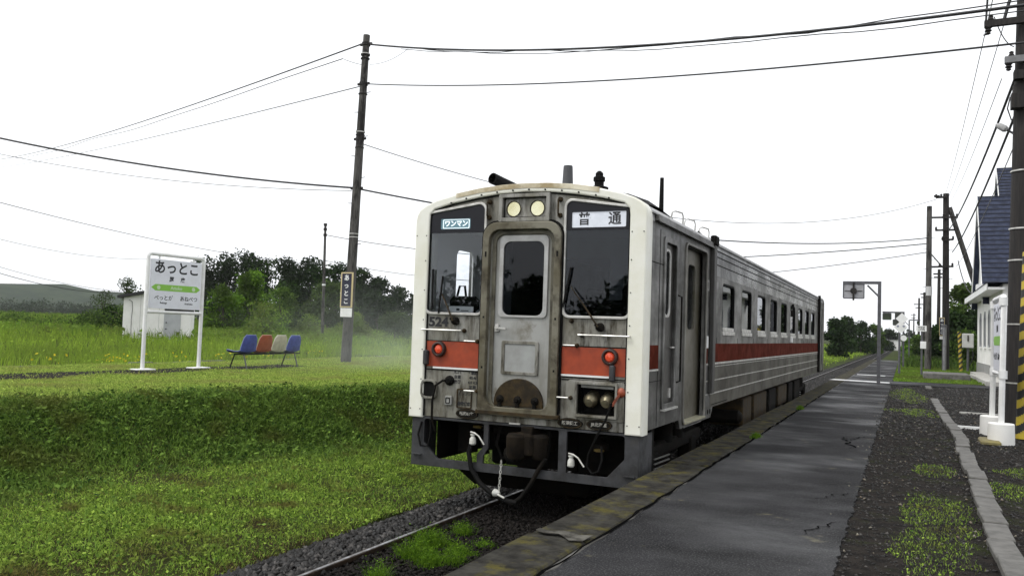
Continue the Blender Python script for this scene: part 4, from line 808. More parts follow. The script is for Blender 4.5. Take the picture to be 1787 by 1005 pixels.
b=MB(); b.tube([(CX-1.25,YF,.30),(CX-1.28,YF-.02,.15),(CX-1.24,YF-.02,.02),(CX-1.15,YF,.02),(CX-1.12,YF,.2),(CX-1.13,YF,.33)],.012,6); P(b,'loop_cable',m_black)
b=MB()
for a,y_,w_ in ((-.9,.5,.08),(-.72,.7,.1),(-.25,.8,.06),(.9,.7,.25),(.75,.5,.06)): b.box(CX+a-w_,CX+a+w_,YF+y_,YF+y_+.2,-.05,.36)
b.lathe((CX+.88,YF+.3,.16),(0,0,1),[(.05,-.05),(.09,-.02),(.09,.03),(.05,.05)],12); b.bar((CX+.7,YF+.35,.27),(CX+1.1,YF+.35,.27),.03); b.bar((CX-.8,YF+.6,.25),(CX-.68,YF+.6,-.1),.06); b.bar((CX-.95,YF+.6,.2),(CX-.6,YF+.6,.2),.05)
b.box(CX-.42,CX+.48,YF+.62,YF+.75,-.20,.36); b.box(CX+.5,CX+1.35,YF+.62,YF+.75,-.20,.36); b.box(CX-1.0,CX-.80,YF+.45,YF+.6,-.08,.34); b.bar((CX-1.3,YF+.4,.30),(CX+1.3,YF+.4,.30),.05); b.tube([(CX-.30,YF+.2,.33),(CX-.33,YF+.15,.1),(CX-.25,YF+.15,-.05),(CX-.1,YF+.2,-.02)],.022,6); b.tube([(CX+.3,YF+.2,.33),(CX+.34,YF+.1,.15),(CX+.30,YF+.1,-.05)],.03,6)
P(b,'underfloor_gear',m_grime)
b=MB(); b.lathe((CX+.88,YF+.24,.13),(0,0,1),[(.03,-.02),(.06,-.01),(.06,.01),(.03,.02)],12); P(b,'yellow_hose_end',m_oldyellow); b=MB(); b.box(CX-.72,CX-.62,YF+.3,YF+.34,.24,.27); P(b,'yellow_tag',m_oldyellow)
# ---- body sides
DY0,DY1=10.30,11.50        # passenger door opening
wins=[(12.66+1.655*k,12.66+1.655*k+1.02) for k in range(9)]
side=[(YF+.19,.385),(10.12,.385),(10.20,.27),(11.98,.27),(12.12,.41),(28.1,.41),(28.1,2.655),(YF+.19,2.655)]
def sidewall(x,s,label):
    holes=[rr(a,b_,1.47,2.225,.11,4) for a,b_ in wins]
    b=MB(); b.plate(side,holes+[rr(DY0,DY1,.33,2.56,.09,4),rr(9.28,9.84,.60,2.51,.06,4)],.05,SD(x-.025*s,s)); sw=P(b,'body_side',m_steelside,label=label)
    for a,b_ in wins:
        b=MB(); b.plate(rr(a-.012,b_+.012,1.458,2.237,.12,4),[rr(a+.03,b_-.03,1.50,2.195,.09,4)],.03,SD(x-.02*s,s),.003); wf=P(b,'window',m_black if s>0 else m_black,sw)
        b=MB(); b.plate(rr(a+.02,b_-.02,1.49,2.205,.09,3),[],.004,SD(x-.035*s,s)); P(b,'pane',GL2,wf)
        b=MB(); b.box(min(x-.03*s,x+.022*s),max(x-.03*s,x+.022*s),a+.03,b_-.02,1.435,1.495,.006); b.box(min(x-.03*s,x+.006*s),max(x-.03*s,x+.006*s),a+.08,b_-.06,1.50,1.555,.003); P(b,'sill',m_bright,wf)
    return sw
GL2=GLASS('passenger_window_glass',(.24,.26,.28),.02,.42)
swr=sidewall(SXR,1,None); swl=sidewall(SXL,-1,None)
def onside(y0,y1,z0,z1,p,mat,name,par=TR,x=SXR): 
    b=MB(); b.box(x+.0005,x+p,y0,y1,z0,z1); return P(b,name,mat,par)
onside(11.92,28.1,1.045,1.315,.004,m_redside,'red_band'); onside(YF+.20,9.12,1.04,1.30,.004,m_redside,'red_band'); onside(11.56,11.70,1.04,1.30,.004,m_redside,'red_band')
b=MB()
for z,t in ((1.028,.024),(.985,.008),(.79,.014),(.605,.016)): b.box(SXR,SXR+.010,11.92,28.1,z-t/2,z+t/2)
b.box(SXR,SXR+.008,YF+.2,9.12,1.015,1.035); b.box(SXR,SXR+.010,11.55,11.72,1.015,1.035); b.box(SXR,SXR+.010,11.55,11.72,.785,.797); b.box(SXR,SXR+.010,11.55,11.72,.6,.61); P(b,'white_line',m_bright)
onside(11.92,28.1,.41,.60,.003,m_steellow,'lower_panel'); onside(11.92,28.1,.613,1.012,.003,m_steellow,'lower_panel')
onside(11.92,28.1,2.30,2.652,.0032,m_upper,'upper_panel')
b=MB()
for z in (2.46,2.575,2.665): b.box(SXR,SXR+.006,11.92,28.1,z-.008,z+.008)
P(b,'side_bead',m_grime)
b=MB(); 
for y_ in (12.3,14.0,15.6,17.3,18.9,20.6,22.2,23.9,25.5,27.2): b.box(SXR,SXR+.0028,y_-.004,y_+.004,.60,1.40)
b.box(SXR,SXR+.004,8.69,9.25,2.205,2.215); b.box(SXR,SXR+.004,8.69,9.25,.90,.906); b.box(SXR,SXR+.004,9.10,9.108,.40,2.60); P(b,'panel_seam',m_grime)
b=MB(); b.box(SXR,SXR+.05,8.86,11.90,2.665,2.735,.006); b.box(SXR+.05,SXR+.062,8.86,11.90,2.655,2.672); P(b,'door_gutter',m_steelside)
b=MB(); b.box(SXR,SXR+.065,11.76,11.92,.62,2.80,.01); P(b,'door_pocket_post',MAT('dark_post',(.05,.048,.045),(.03,.028,.025),4,.5)); 
b=MB(); b.box(SXR+.0,SXR+.085,11.73,11.95,2.70,2.84,.015); P(b,'post_cap',m_grime)
# crew door
b=MB(); b.plate(rr(9.29,9.83,.61,2.50,.05,3),[rr(9.42,9.66,1.64,2.40,.08,4)],.03,SD(SXR-.045)); cd=P(b,'crew_door',MAT('crew_door_metal',(.11,.105,.098),(.07,.066,.06),2,.35,.5,.6))
b=MB(); b.plate(rr(9.25,9.87,.57,2.54,.05,3),[rr(9.31,9.81,.63,2.48,.05,3)],.02,SD(SXR+.008),.003); P(b,'door_frame',m_steelside,cd)
b=MB(); b.plate(rr(9.40,9.68,1.62,2.42,.09,4),[rr(9.43,9.65,1.65,2.39,.08,4)],.012,SD(SXR-.028),.002); P(b,'window_frame',m_bright,cd)
b=MB(); b.plate(rr(9.42,9.66,1.64,2.40,.08,4),[],.004,SD(SXR-.05)); P(b,'pane',m_glassclear,cd)
b=MB(); b.tube([(SXR-.03,9.75,1.27),(SXR+.02,9.73,1.27),(SXR+.02,9.62,1.27)],.012,6); b.box(SXR-.03,SXR-.015,9.70,9.77,.68,.79); P(b,'door_handle',m_bright,cd)
b=MB(); b.box(SXR,SXR+.05,9.27,9.88,.555,.575); P(b,'door_step',m_bright,cd)
b=MB()
for y_ in (9.95,): b.tube([(SXR,y_,.85),(SXR+.05,y_,.87),(SXR+.05,y_,1.88),(SXR,y_,1.9)],.012,6)
P(b,'grab_rail',m_grime)
# passenger door
b=MB(); b.plate(rr(DY0-.01,DY1+.55,.32,2.57,.05,4),[rr(10.84,11.28,1.50,2.36,.10,4)],.03,SD(SXR-.11)); pd=P(b,'passenger_door',MAT('passenger_door_metal',(.15,.14,.115),(.09,.083,.062),1.8,.4,.55,.4,c3=(.07,.06,.03),s3=2,lo3=.5,hi3=.7))
b=MB(); b.plate(rr(10.84,11.28,1.50,2.36,.10,4),[],.004,SD(SXR-.12)); P(b,'pane',m_glassclear,pd)
b=MB(); b.plate(rr(DY0-.03,DY1+.03,.30,2.59,.10,4),[rr(DY0,DY1,.33,2.56,.09,4)],.03,SD(SXR+.004),.004); P(b,'door_frame',MAT('door_edge_metal',(.24,.23,.21),(.15,.145,.13),3,.35,.5,.5),pd)
b=MB(); b.box(SXR-.09,SXR+.04,DY0+.02,DY1-.02,.315,.335); P(b,'door_step',MAT('worn_yellow_step',(.38,.36,.24),(.25,.24,.18),6,.5),pd)
b=MB(); b.box(SXR,SXR+.012,11.575,11.70,1.25,1.42,.004); P(b,'door_notice',m_white)
b=MB(); b.plate(rr(11.56,11.69,2.05,2.2,.01,2),[rr(11.585,11.665,2.08,2.17,.01,2)],.01,SD(SXR+.004)); P(b,'notice_frame',m_door)
b=MB(); b.box(SXR,SXR+.05,20.9,21.15,1.33,1.46,.01); P(b,'side_marker',m_white)
b=MB(); b.box(SXR,SXR+.05,20.98,21.06,1.95,2.1,.01); b.lathe((SXR+.05,21.0,2.2),(0,0,1),[(.03,-.05),(.03,.05)],8); P(b,'side_lamp',m_grime)
b=MB(); 
for y_ in (11.78,11.93): b.lathe((SXR,y_,.36),(1,0,0),[(.035,-.01),(.035,.006)],8)
b.box(SXR,SXR+.006,12.0,13.2,.44,.452); P(b,'body_bolt',m_grime)
# rear section: rear door pillar and cream rear frame
b=MB(); b.plate([(28.1,.41),(29.9,.41),(29.9,2.655),(28.1,2.655)],[rr(28.35,28.9,.45,2.5,.05),rr(29.25,29.6,.6,2.45,.05)],.05,SD(SXR-.025)); P(b,'body_side_rear',m_steelside)
b=MB(); b.plate([(28.1,.41),(29.9,.41),(29.9,2.655),(28.1,2.655)],[rr(28.35,28.9,.45,2.5,.05)],.05,SD(SXL+.025)); P(b,'body_side_rear',m_steelside)
b=MB(); b.box(SXR,SXR+.07,27.98,28.14,.40,2.82); P(b,'door_pocket_post',m_grime)
b=MB(); b.box(SXR-.1,SXR-.08,28.3,29.7,.42,2.55); P(b,'rear_door_leaf',m_steelside)
b=MB(); b.plate(outer,[rr(-.4,.4,.6,2.4,.1),rr(.5,1.2,1.6,2.6,.1),rr(-1.2,-.5,1.6,2.6,.1)],.12,FR(YR-.06),.01); P(b,'rear_wall',m_steelfront)
# roof
rl=roofline(HW); ys_=[YF+.185,YR-.12]; b=MB(); n=len(rl); vs=[(CX+a,y,z-.006) for y in ys_ for a,z in rl]; vs2=[(CX+a*.97,y,z-.05) for y in ys_ for a,z in rl]
b.add(vs,[(i,i+1,n+i+1,n+i) for i in range(n-1)]); b.add(vs2,[(i+1,i,n+i,n+i+1) for i in range(n-1)]); P(b,'roof',m_roof)
b=MB()
for y_ in np.arange(9.6,29.8,1.2): 
    vs=[(CX+a*(1.003),yy,z-.006+.006) for yy in (y_,y_+.04) for a,z in rl]; b.add(vs,[(i,i+1,n+i+1,n+i) for i in range(n-1)])
P(b,'roof_ribs',m_roof)
b=MB(); b.box(SXR-.01,SXR+.02,11.9,29.8,2.735,2.76); b.box(SXR-.01,SXR+.02,8.7,11.9,2.735,2.75); P(b,'roof_gutter',m_roof)
# roof gear
b=MB(); b.lathe((CX-.56,YF+.50,3.20),(-.30,-1,.16),[(.062,-.55),(.066,0),(.070,.16),(.058,.165),(.05,.05)],16); b.bar((CX-.47,YF+.9,2.99),(CX-.47,YF+.9,3.08),.05); P(b,'horn',m_black)
b=MB(); b.tube([(CX+.07,YF+1.1,3.02),(CX+.07,YF+1.1,3.06),(CX+.07,YF+1.1,3.46),(CX+.07,YF+1.1,3.485)],[.085,.078,.060,.056],12); P(b,'radio_antenna',MAT('dark_grey_antenna',(.05,.052,.055),(.035,.035,.04),6,.5))
b=MB(); b.lathe((CX+.38,YF+1.4,3.03),(0,0,1),[(.07,0),(.06,.18),(.12,.20),(.12,.22),(.06,.24),(.06,.29),(.075,.30),(.075,.35),(.05,.36),(.05,.40),(.02,.43)],14); P(b,'whistle',m_black)
b=MB(); vs=[]; 
for (y_,zz,ww) in ((9.3,3.06,.16),(9.5,3.16,.30),(10.2,3.19,.36),(10.9,3.15,.36),(11.3,3.0,.30)):
    for a in (-1,-.6,0,.6,1): vs.append((CX+.72+a*ww,y_,zz-.10*abs(a)**3-.13*(abs(.72+a*ww)/1.41)**2))
b.add(vs,[(i*5+j,i*5+j+1,(i+1)*5+j+1,(i+1)*5+j) for i in range(4) for j in range(4)]); b.box(CX+.45,CX+.95,9.5,11.1,2.85,2.95); P(b,'roof_ventilator',m_black)
b=MB(); b.tube([(CX+1.0,10.6,2.85),(CX+1.0,10.6,3.47)],[.035,.026],8); P(b,'exhaust_stub',m_black)
for y_,z_ in ((10.6,2.93),(11.3,2.92),(12.2,2.92)):
    b=MB(); b.tube([(CX+1.12,y_,2.86),(CX+1.15,y_,z_+.08),(CX+1.18,y_+.02,z_+.10),(CX+1.24,y_+.16,z_+.09),(CX+1.25,y_+.18,z_+.04),(CX+1.24,y_+.18,2.80)],.011,6); P(b,'roof_grab_loop',m_bright)
b=MB(); b.lathe((CX+1.20,11.9,2.88),(0,0,1),[(.05,-.1),(.05,0),(.0,.05)],8); b.lathe((CX+1.20,12.6,2.87),(0,0,1),[(.05,-.1),(.05,0),(.0,.05)],8); P(b,'roof_cap',m_black)
# interior
b=MB(); b.box(SXL+.06,SXR-.13,YF+.08,YR-.15,.46,.50); P(b,'cabin_floor',m_floor_in)
b=MB(); b.box(SXL+.06,SXR-.06,YF+.08,YR-.15,2.66,2.68); P(b,'ceiling',m_interior)
b=MB(); b.plate([(-1.34,.5),(1.34,.5),(1.34,2.66),(-1.34,2.66)],[rr(-.36,.36,.5,2.4,.03),rr(.55,1.2,1.5,2.3,.04)],.03,FR(YF+2.0)); P(b,'cab_partition',m_interior)
b=MB(); b.box(SXL+.06,SXL+.09,YF+.1,YF+2.0,.5,2.66) if False else b.plate([(YF+.1,.5),(YF+2,.5),(YF+2,2.66),(YF+.1,2.66)],[rr(9.35,9.80,1.55,2.42,.09)],.02,SD(SXL+.07)); P(b,'cab_side_lining',MAT('pale_cab_lining',(.85,.86,.85),None,3,.6))
b=MB(); b.box(CX+.45,CX+1.3,YF+.18,YF+.62,.5,1.62,.03); b.box(CX+.55,CX+1.2,YF+.25,YF+.5,1.6,1.78,.03); P(b,'driver_desk',m_black)
b=MB(); b.box(CX-1.3,CX-.5,YF+.12,YF+.45,.5,1.60,.03); b.box(CX-1.10,CX-.72,YF+.25,YF+.40,1.60,1.80,.05); b.tube([(CX-1.0,YF+.3,1.8),(CX-.97,YF+.3,1.92),(CX-.90,YF+.3,1.92),(CX-.88,YF+.3,1.8)],.015,6); P(b,'cab_desk',m_black)
b=MB(); b.box(CX-.98,CX-.66,YF+.08,YF+.09,1.60,1.67); cdp=P(b,'window_card',m_white); b=MB(); b.box(CX-.88,CX-.84,YF+.072,YF+.078,1.62,1.645); b.box(CX-.82,CX-.72,YF+.072,YF+.078,1.615,1.625); P(b,'card_print',m_ink,cdp)
b=MB(); b.lathe((CX-.60,YF+.35,2.32),(0,-1,-.2),[(.12,0),(.11,.03),(.0,.05)],18); P(b,'cab_mirror',m_bright)
b=MB(); b.box(CX+.80,CX+1.2,YF+1.1,YF+1.25,.9,2.0,.06); b.box(CX+.78,CX+1.22,YF+.9,YF+1.3,.85,.98,.04); P(b,'driver_seat',m_black)
for k in range(9):
    for sx in (-1,1):
        y_=wins[k][0]-.25; b=MB(); x_=CX+sx*.85; b.box(x_-.45,x_+.45,y_-.06,y_+.06,.9,1.68,.04); b.box(x_-.45,x_+.45,y_+.1,y_+.55,.85,.97,.03); P(b,'seat',m_seatin)
# underframe + bogies
b=MB(); b.box(CX-1.0,CX+1.0,YF+1.3,YR-.6,.28,.40); P(b,'underframe',m_grime)
r=random.Random(3)
for y_,l in ((15.3,.9),(16.5,1.6),(18.5,1.0),(19.9,1.5),(21.8,.8),(23.0,1.2)):
    for sx in (-1,1):
        b=MB(); zz=r.uniform(-.25,-.1); b.box(CX+sx*1.0-.3,CX+sx*1.0+.3,y_,y_+l,zz,.33,.02)
        P(b,'equipment_box',(m_brown if int(y_*2)%3==0 and sx>0 else m_grime))
b=MB(); b.lathe((CX+1.1,15.0,.02),(1,0,0),[(.12,-.9),(.12,.18),(.05,.24)],14); P(b,'air_tank',m_grime)
for yb in (11.3,26.4):
    b=MB()
    for sx in (-1,1):
        b.box(CX+sx*1.0-.07,CX+sx*1.0+.07,yb-1.6,yb+1.6,-.15,.03,.02)
        for q in (-1.05,1.05): b.box(CX+sx*1.0-.1,CX+sx*1.0+.1,yb+q-.18,yb+q+.18,-.38,-.05,.03)
        for q in (-.3,.3): b.lathe((CX+sx*1.0,yb+q,.12),(0,0,1),[(.12,-.12),(.12,.14)],12)
    b.box(CX-1,CX+1,yb-.25,yb+.25,-.12,.08); bg_=P(b,'bogie_frame',m_grime)
    for q in (-1.05,1.05):
        for sx in (-1,1):
            b=MB(); b.lathe((CX+sx*.56,yb+q,RT+.43),(sx,0,0),[(.46,-.065),(.455,-.035),(.43,-.03),(.43,.03),(.40,.06),(.15,.07),(.1,.1)],32); P(b,'wheel',MAT('wheel_steel',(.05,.04,.035),(.03,.025,.02),8,.5,metal=.4) if False else m_rail,bg_)
        b=MB(); b.cyl((CX-.5,yb+q,RT+.43),(CX+.5,yb+q,RT+.43),.08); P(b,'axle',m_grime,bg_)
    b=MB()
    for z_ in (-.10,-.16,-.22): b.bar((SXR-.25,yb-1.3,z_),(SXR-.25,yb-.6,z_-.02),.02,.015)
    P(b,'sand_pipe',m_door,bg_)

# ------------------------------------------------------------------ old platform furniture (grass side)
ZL=.2
def signboard():
    A=gp(248,646,ZL); B=gp(346,643,ZL); t=empty('station_name_board',((A.x+B.x)/2,(A.y+B.y)/2,ZL),'white framed station name board with green arrow strip on the grassy old platform','sign')
    ax=(B-A); L=ax.length; ax.normalize(); nrm=Vector((-ax.y,ax.x,0)); 
    if nrm.dot(Vector((0,0,0))-A)<0: nrm=-nrm
    HT=at(258,440,A.y).z-ZL-.02
    M=lambda a,c,d: tuple(A+ax*a+nrm*d+Vector((0,0,c-.0)))
    for a in (0,L):
        b=MB(); b.box(-.25,.25,-.15,.15,0,.035,.008); b2=MB(); b2.add([M(a+x_,z_,y_) for x_,y_,z_ in b.v],b.f); b2.build('base_plate',m_white,t)
    b=MB(); rr_=.045; pts=[(0,0),(0,HT-.07),(.02,HT-.02),(.07,HT),(L-.07,HT),(L-.02,HT-.02),(L,HT-.07),(L,0)]
    b.tube([M(a,c,0) for a,c in pts],rr_,10); b.build('post_frame',m_white,t)
    zb=HT*.50; b=MB(); b.tube([M(0,zb,0),M(L,zb,0)],.04,8); b.build('crossbar',m_white,t)
    z0,z1=zb+.085,HT-.115; x0,x1=.075,L-.075
    b=MB(); b.plate(rr(x0,x1,z0,z1,.02),[],.05,lambda a,c,d:M(a,c,d),.004); pn=b.build('sign_panel',m_signface,t)
    b=MB()
    for a in (.3,L-.3): b.add([M(*q) for q in MB().box(a-.02,a+.02,z1,HT-.03,-.01,.01).v] if False else [M(a-.02,z1,-.01),M(a+.02,z1,-.01),M(a+.02,HT,-.01),M(a-.02,HT,-.01),M(a-.02,z1,.01),M(a+.02,z1,.01),M(a+.02,HT,.01),M(a-.02,HT,.01)],[(0,1,2,3),(7,6,5,4),(0,4,5,1),(1,5,6,2),(2,6,7,3),(3,7,4,0)])
    b.build('hanger',m_white,t)
    PH=z1-z0; PW=x1-x0; cx=(x0+x1)/2; s=PW/1.66
    T=lambda st,size,px,pz,bold=0,mat=m_ink,sx=1,sp=1: text(st,size*s,lambda a,c,d:M(px+a,pz+c,.029+d),mat,pn,bold=bold*s,sx=sx,spacing=sp)
    T('あっとこ',.375,cx,z1-.175*PH,.010,sp=1.0)
    T('厚',.15,cx-.17*s,z1-.40*PH,.004); T('床',.15,cx+.20*s,z1-.40*PH,.004)
    za=z0+.425*PH; h=.065*PH
    b=MB(); b.plate([(x0+.02,za),(x0+.13,za+h),(x0+.13,za+h),(x1-.13,za+h),(x1-.02,za),(x1-.13,za-h),(x0+.13,za-h)],[],.004,lambda a,c,d:M(a,c,.029+d)); b.build('green_arrow_strip',m_green,pn)
    for a in (x0+.22,x1-.22):
        b=MB(); b.plate(ellip(a,za,.042*PH,.042*PH),[],.003,lambda a_,c,d:M(a_,c,.033+d)); b.build('route_dot',MAT('pale_dot',(.5,.62,.42)),pn)
    text('Attoko',.13*s,lambda a,c,d:M(cx+a,za+c,.033+d),MAT('pale_green_letters',(.50,.66,.42)),pn,bold=.003)
    T('べっとが',.15,x0+.26*PW,z0+.21*PH,.003); T('あねべつ',.15,x0+.76*PW,z0+.21*PH,.003)
    T('Bettoga',.072,x0+.26*PW,z0+.115*PH,.002); T('Anebetsu',.072,x0+.76*PW,z0+.115*PH,.002)
    b=MB(); b.add([M(x0+.45,z0-.05,.0),M(x1-.15,z0-.05,.0),M(x1-.15,z0-.005,.0),M(x0+.45,z0-.005,.0)],[(0,1,2,3)]); b.add([M(x0+.45,z0-.05,.01),M(x1-.15,z0-.05,.01),M(x1-.15,z0-.005,.01),M(x0+.45,z0-.005,.01)],[(3,2,1,0)]); b.build('panel_lip',m_soot,t)
signboard()
def bench():
    A=gp(403,645,ZL); B=gp(513,640,ZL); ax=(B-A); ax.z=0; ax.normalize()
    face=Vector((ax.y,-ax.x,0))          # the seats face away, towards the field
    if face.dot(-A)>0: face=-face
    # photo shows the seats turned so that their backs face right: shells face along towards the left
    L=(B-A).length; t=empty('seat_row',tuple((A+B)/2),'row of four moulded plastic seats in blue, orange, cream and blue on the old platform','seats')
    b=MB(); O=A+ax*.05; M=lambda a,f,z: tuple(O+ax*a+face*f+Vector((0,0,z)))
    H=.38; b.bar(M(.05,0,H),M(L-.1,0,H),.05,.04); b.bar(M(.05,-.2,H),M(L-.1,-.2,H),.03,.03); b.build('beam',m_black,t)
    for a in (.12,L-.35):
        for f in (.2,-.35):
            b=MB(); b.tube([M(a,f,0),M(a+.03,f*.5-.02,H)],.018,6); b.box(*(M(a,f,0)[0]-.04,M(a,f,0)[0]+.04,M(a,f,0)[1]-.04,M(a,f,0)[1]+.04,ZL,ZL+.012)); b.build('leg',m_black if f>0 else m_postgrey,t)
    cols=[((.06,.085,.36),(.045,.06,.25)),((.36,.075,.02),(.26,.05,.015)),((.52,.49,.38),(.42,.39,.29)),((.06,.085,.36),(.045,.06,.25))]
    labs=['blue seat shell nearest the name board','orange seat shell','cream seat shell','blue seat shell nearest the wooden pole']
    pitch=(L-.1)/4
    for k in range(4):
        c=.02+pitch*(k+.5); prof=[(.27,.41),(.24,.445),(.15,.435),(0,.41),(-.12,.41),(-.19,.44),(-.235,.52),(-.27,.64),(-.30,.78),(-.315,.86)]; wd_=[.24,.27,.285,.285,.285,.285,.28,.27,.24,.17]
        vs=[];n=9
        for (f,z),ww in zip(prof,wd_):
            for j in range(n):
                q=-1+2*j/(n-1); curl=.045*abs(q)**2.5
                vs.append(M(c+q*ww,f+(curl if z>.5 else 0)*1.2,z+(curl if z<=.5 else 0)))
        m_=len(vs); 
        vs+= [tuple(Vector(v)-face*.012-Vector((0,0,.012))) for v in vs]
        fs=[(i*n+j,i*n+j+1,(i+1)*n+j+1,(i+1)*n+j) for i in range(9) for j in range(n-1)]; fs+=[tuple(m_+q for q in reversed(f)) for f in fs]
        rim=[i for i in range(n)]+[i*n+n-1 for i in range(1,10)]+[9*n+j for j in range(n-2,-1,-1)]+[i*n for i in range(8,0,-1)]
        fs+=[(rim[i],rim[(i+1)%len(rim)],m_+rim[(i+1)%len(rim)],m_+rim[i]) for i in range(len(rim))]
        b=MB(); b.add(vs,fs); b.build('seat_shell',MAT('plastic_seat_%d'%k,*cols[k],scale=7,rough=.5,rough2=.7,c3=tuple(q_*.6 for q_ in cols[k][0]),s3=6,lo3=.5,hi3=.8),t,label=labs[k])
        b=MB(); b.tube([vs[i] for i in rim]+[vs[rim[0]]],.010,5,False); b.build('seat_rim',MAT('pale_rim',tuple(min(1,c_*.9+.16) for c_ in cols[k][0]),None,5,.6),t)
bench()
# poles -------------------------------------------------------------------
def bolts(b,base,top,zs,r):
    for k,z in enumerate(zs):
        t=(z-base.z)/(top.z-base.z); p=base.lerp(top,t); s=1 if k%2 else -1; b.tube([p,p+Vector((s*(r+.16),0,.02))],.012,5)
mp=gp(603,633,ZL); mt=at(640,62,mp.y); 
t=empty('utility_pole',tuple(mp),'tall grey timber pole with a vertical name strip on the old platform','pole')
b=MB(); b.tube([mp-Vector((0,0,.2)),mp.lerp(mt,.3),mp.lerp(mt,.7),mt],[.165,.15,.125,.105],14); b.build('shaft',m_wood,t)
for u,v in ((637,78),(633,147),(624,243),(616,329)):
    b=MB(); p=mp.lerp(mt,(at(u,v,mp.y).z-mp.z)/(mt.z-mp.z)); b.cyl(p-Vector((0,0,.05)),p+Vector((0,0,.05)),.135); b.bar(p-Vector((.22,0,0)),p+Vector((.22,0,0)),.06,.07); b.build('wire_bracket',m_wooddark,t)
b=MB()
for v in (98,104,165,230,236,258): 
    p=mp.lerp(mt,(at(630,v,mp.y).z-mp.z)/(mt.z-mp.z)); b.cyl(p-Vector((0,0,.015)),p+Vector((0,0,.015)),.145)
bolts(b,mp,mt,[3.2,3.9,5.2,6.0,6.7,7.3,8.1,8.7],.13); b.build('fittings',m_wooddark,t)
b=MB()
for v in (96,231,408,414): 
    p=mp.lerp(mt,(at(630,v,mp.y).z-mp.z)/(mt.z-mp.z)); b.cyl(p-Vector((0,0,.012)),p+Vector((0,0,.012)),.152)
b.build('steel_band',m_bright,t)
def namestrip(p,yy,u0,u1,v0,v1,v2,par,nm='name_strip'):
    a=at(u0,v0,yy); c=at(u1,v1,yy); y_=yy-.20; x0,x1=a.x,c.x; z1,z0=a.z,c.z; z2=at(u0,v2,yy).z
    b=MB(); b.plate(rr(x0,x1,z0,z1,.01),[],.03,lambda a,c,d:(a,y_-d,c)); s_=b.build(nm,m_goldtrim,par)
    w_=x1-x0; b=MB(); b.plate(rr(x0+.11*w_,x1-.11*w_,z0+.04,z1-.04,.005),[],.01,lambda a,c,d:(a,y_-.02-d,c)); b.build('strip_panel',m_navy,s_)
    h=(z1-z0-.12)/4
    for k,ch in enumerate('あっとこ'): text(ch,h*.80,lambda a,c,d:((x0+x1)/2+a+(.0 if ch!='っ' else 0),y_-.027-d,z1-.06-h*(k+.5)+c),m_white,s_,bold=.006)
    b=MB(); b.plate(rr(x0+.02,x1-.0,z2,z0-.02,.01),[],.02,lambda a,c,d:(a,y_-d,c)); b.build('blank_plate',m_white,par)
namestrip(mp,mp.y,603,621,476,537,553,t)
# thin far pole
def pole(u0,v0,u1,v1,z,r0,r1,mat,label,y=None,name='utility_pole',zs=(),fit=True,group=None):
    bpt=gp(u0,v0,z) if y is None else Vector((at(u0,v0,y).x,y,z)); tp=at(u1,v1,bpt.y); t=empty(name,tuple(bpt),label,'pole',group)
    b=MB(); b.tube([bpt-Vector((0,0,.3)),bpt.lerp(tp,.5),tp],[r0,(r0+r1)/2,r1],12); b.build('shaft',mat,t)
    if zs: b=MB(); bolts(b,bpt,tp,zs,r0*.9); b.build('step_bolts',m_wooddark,t)
    return t,bpt,tp
p2,p2b,p2t=pole(563,575,568,390,.25,.15,.10,m_wood,'thin grey pole standing among weeds in front of the woods',y=60,zs=(4,5,6,7))
b=MB(); 
for v in (392,400,410): q=p2b.lerp(p2t,(at(566,v,60).z-.25)/(p2t.z-.25)); b.cyl(q-Vector((0,0,.12)),q+Vector((0,0,.1)),.16)
b.build('insulator',m_wooddark,p2); b=MB(); q=at(565,497,60); b.cyl((q.x,60,q.z-.08),(q.x,60,q.z+.08),.155); b.build('white_band',m_white,p2)
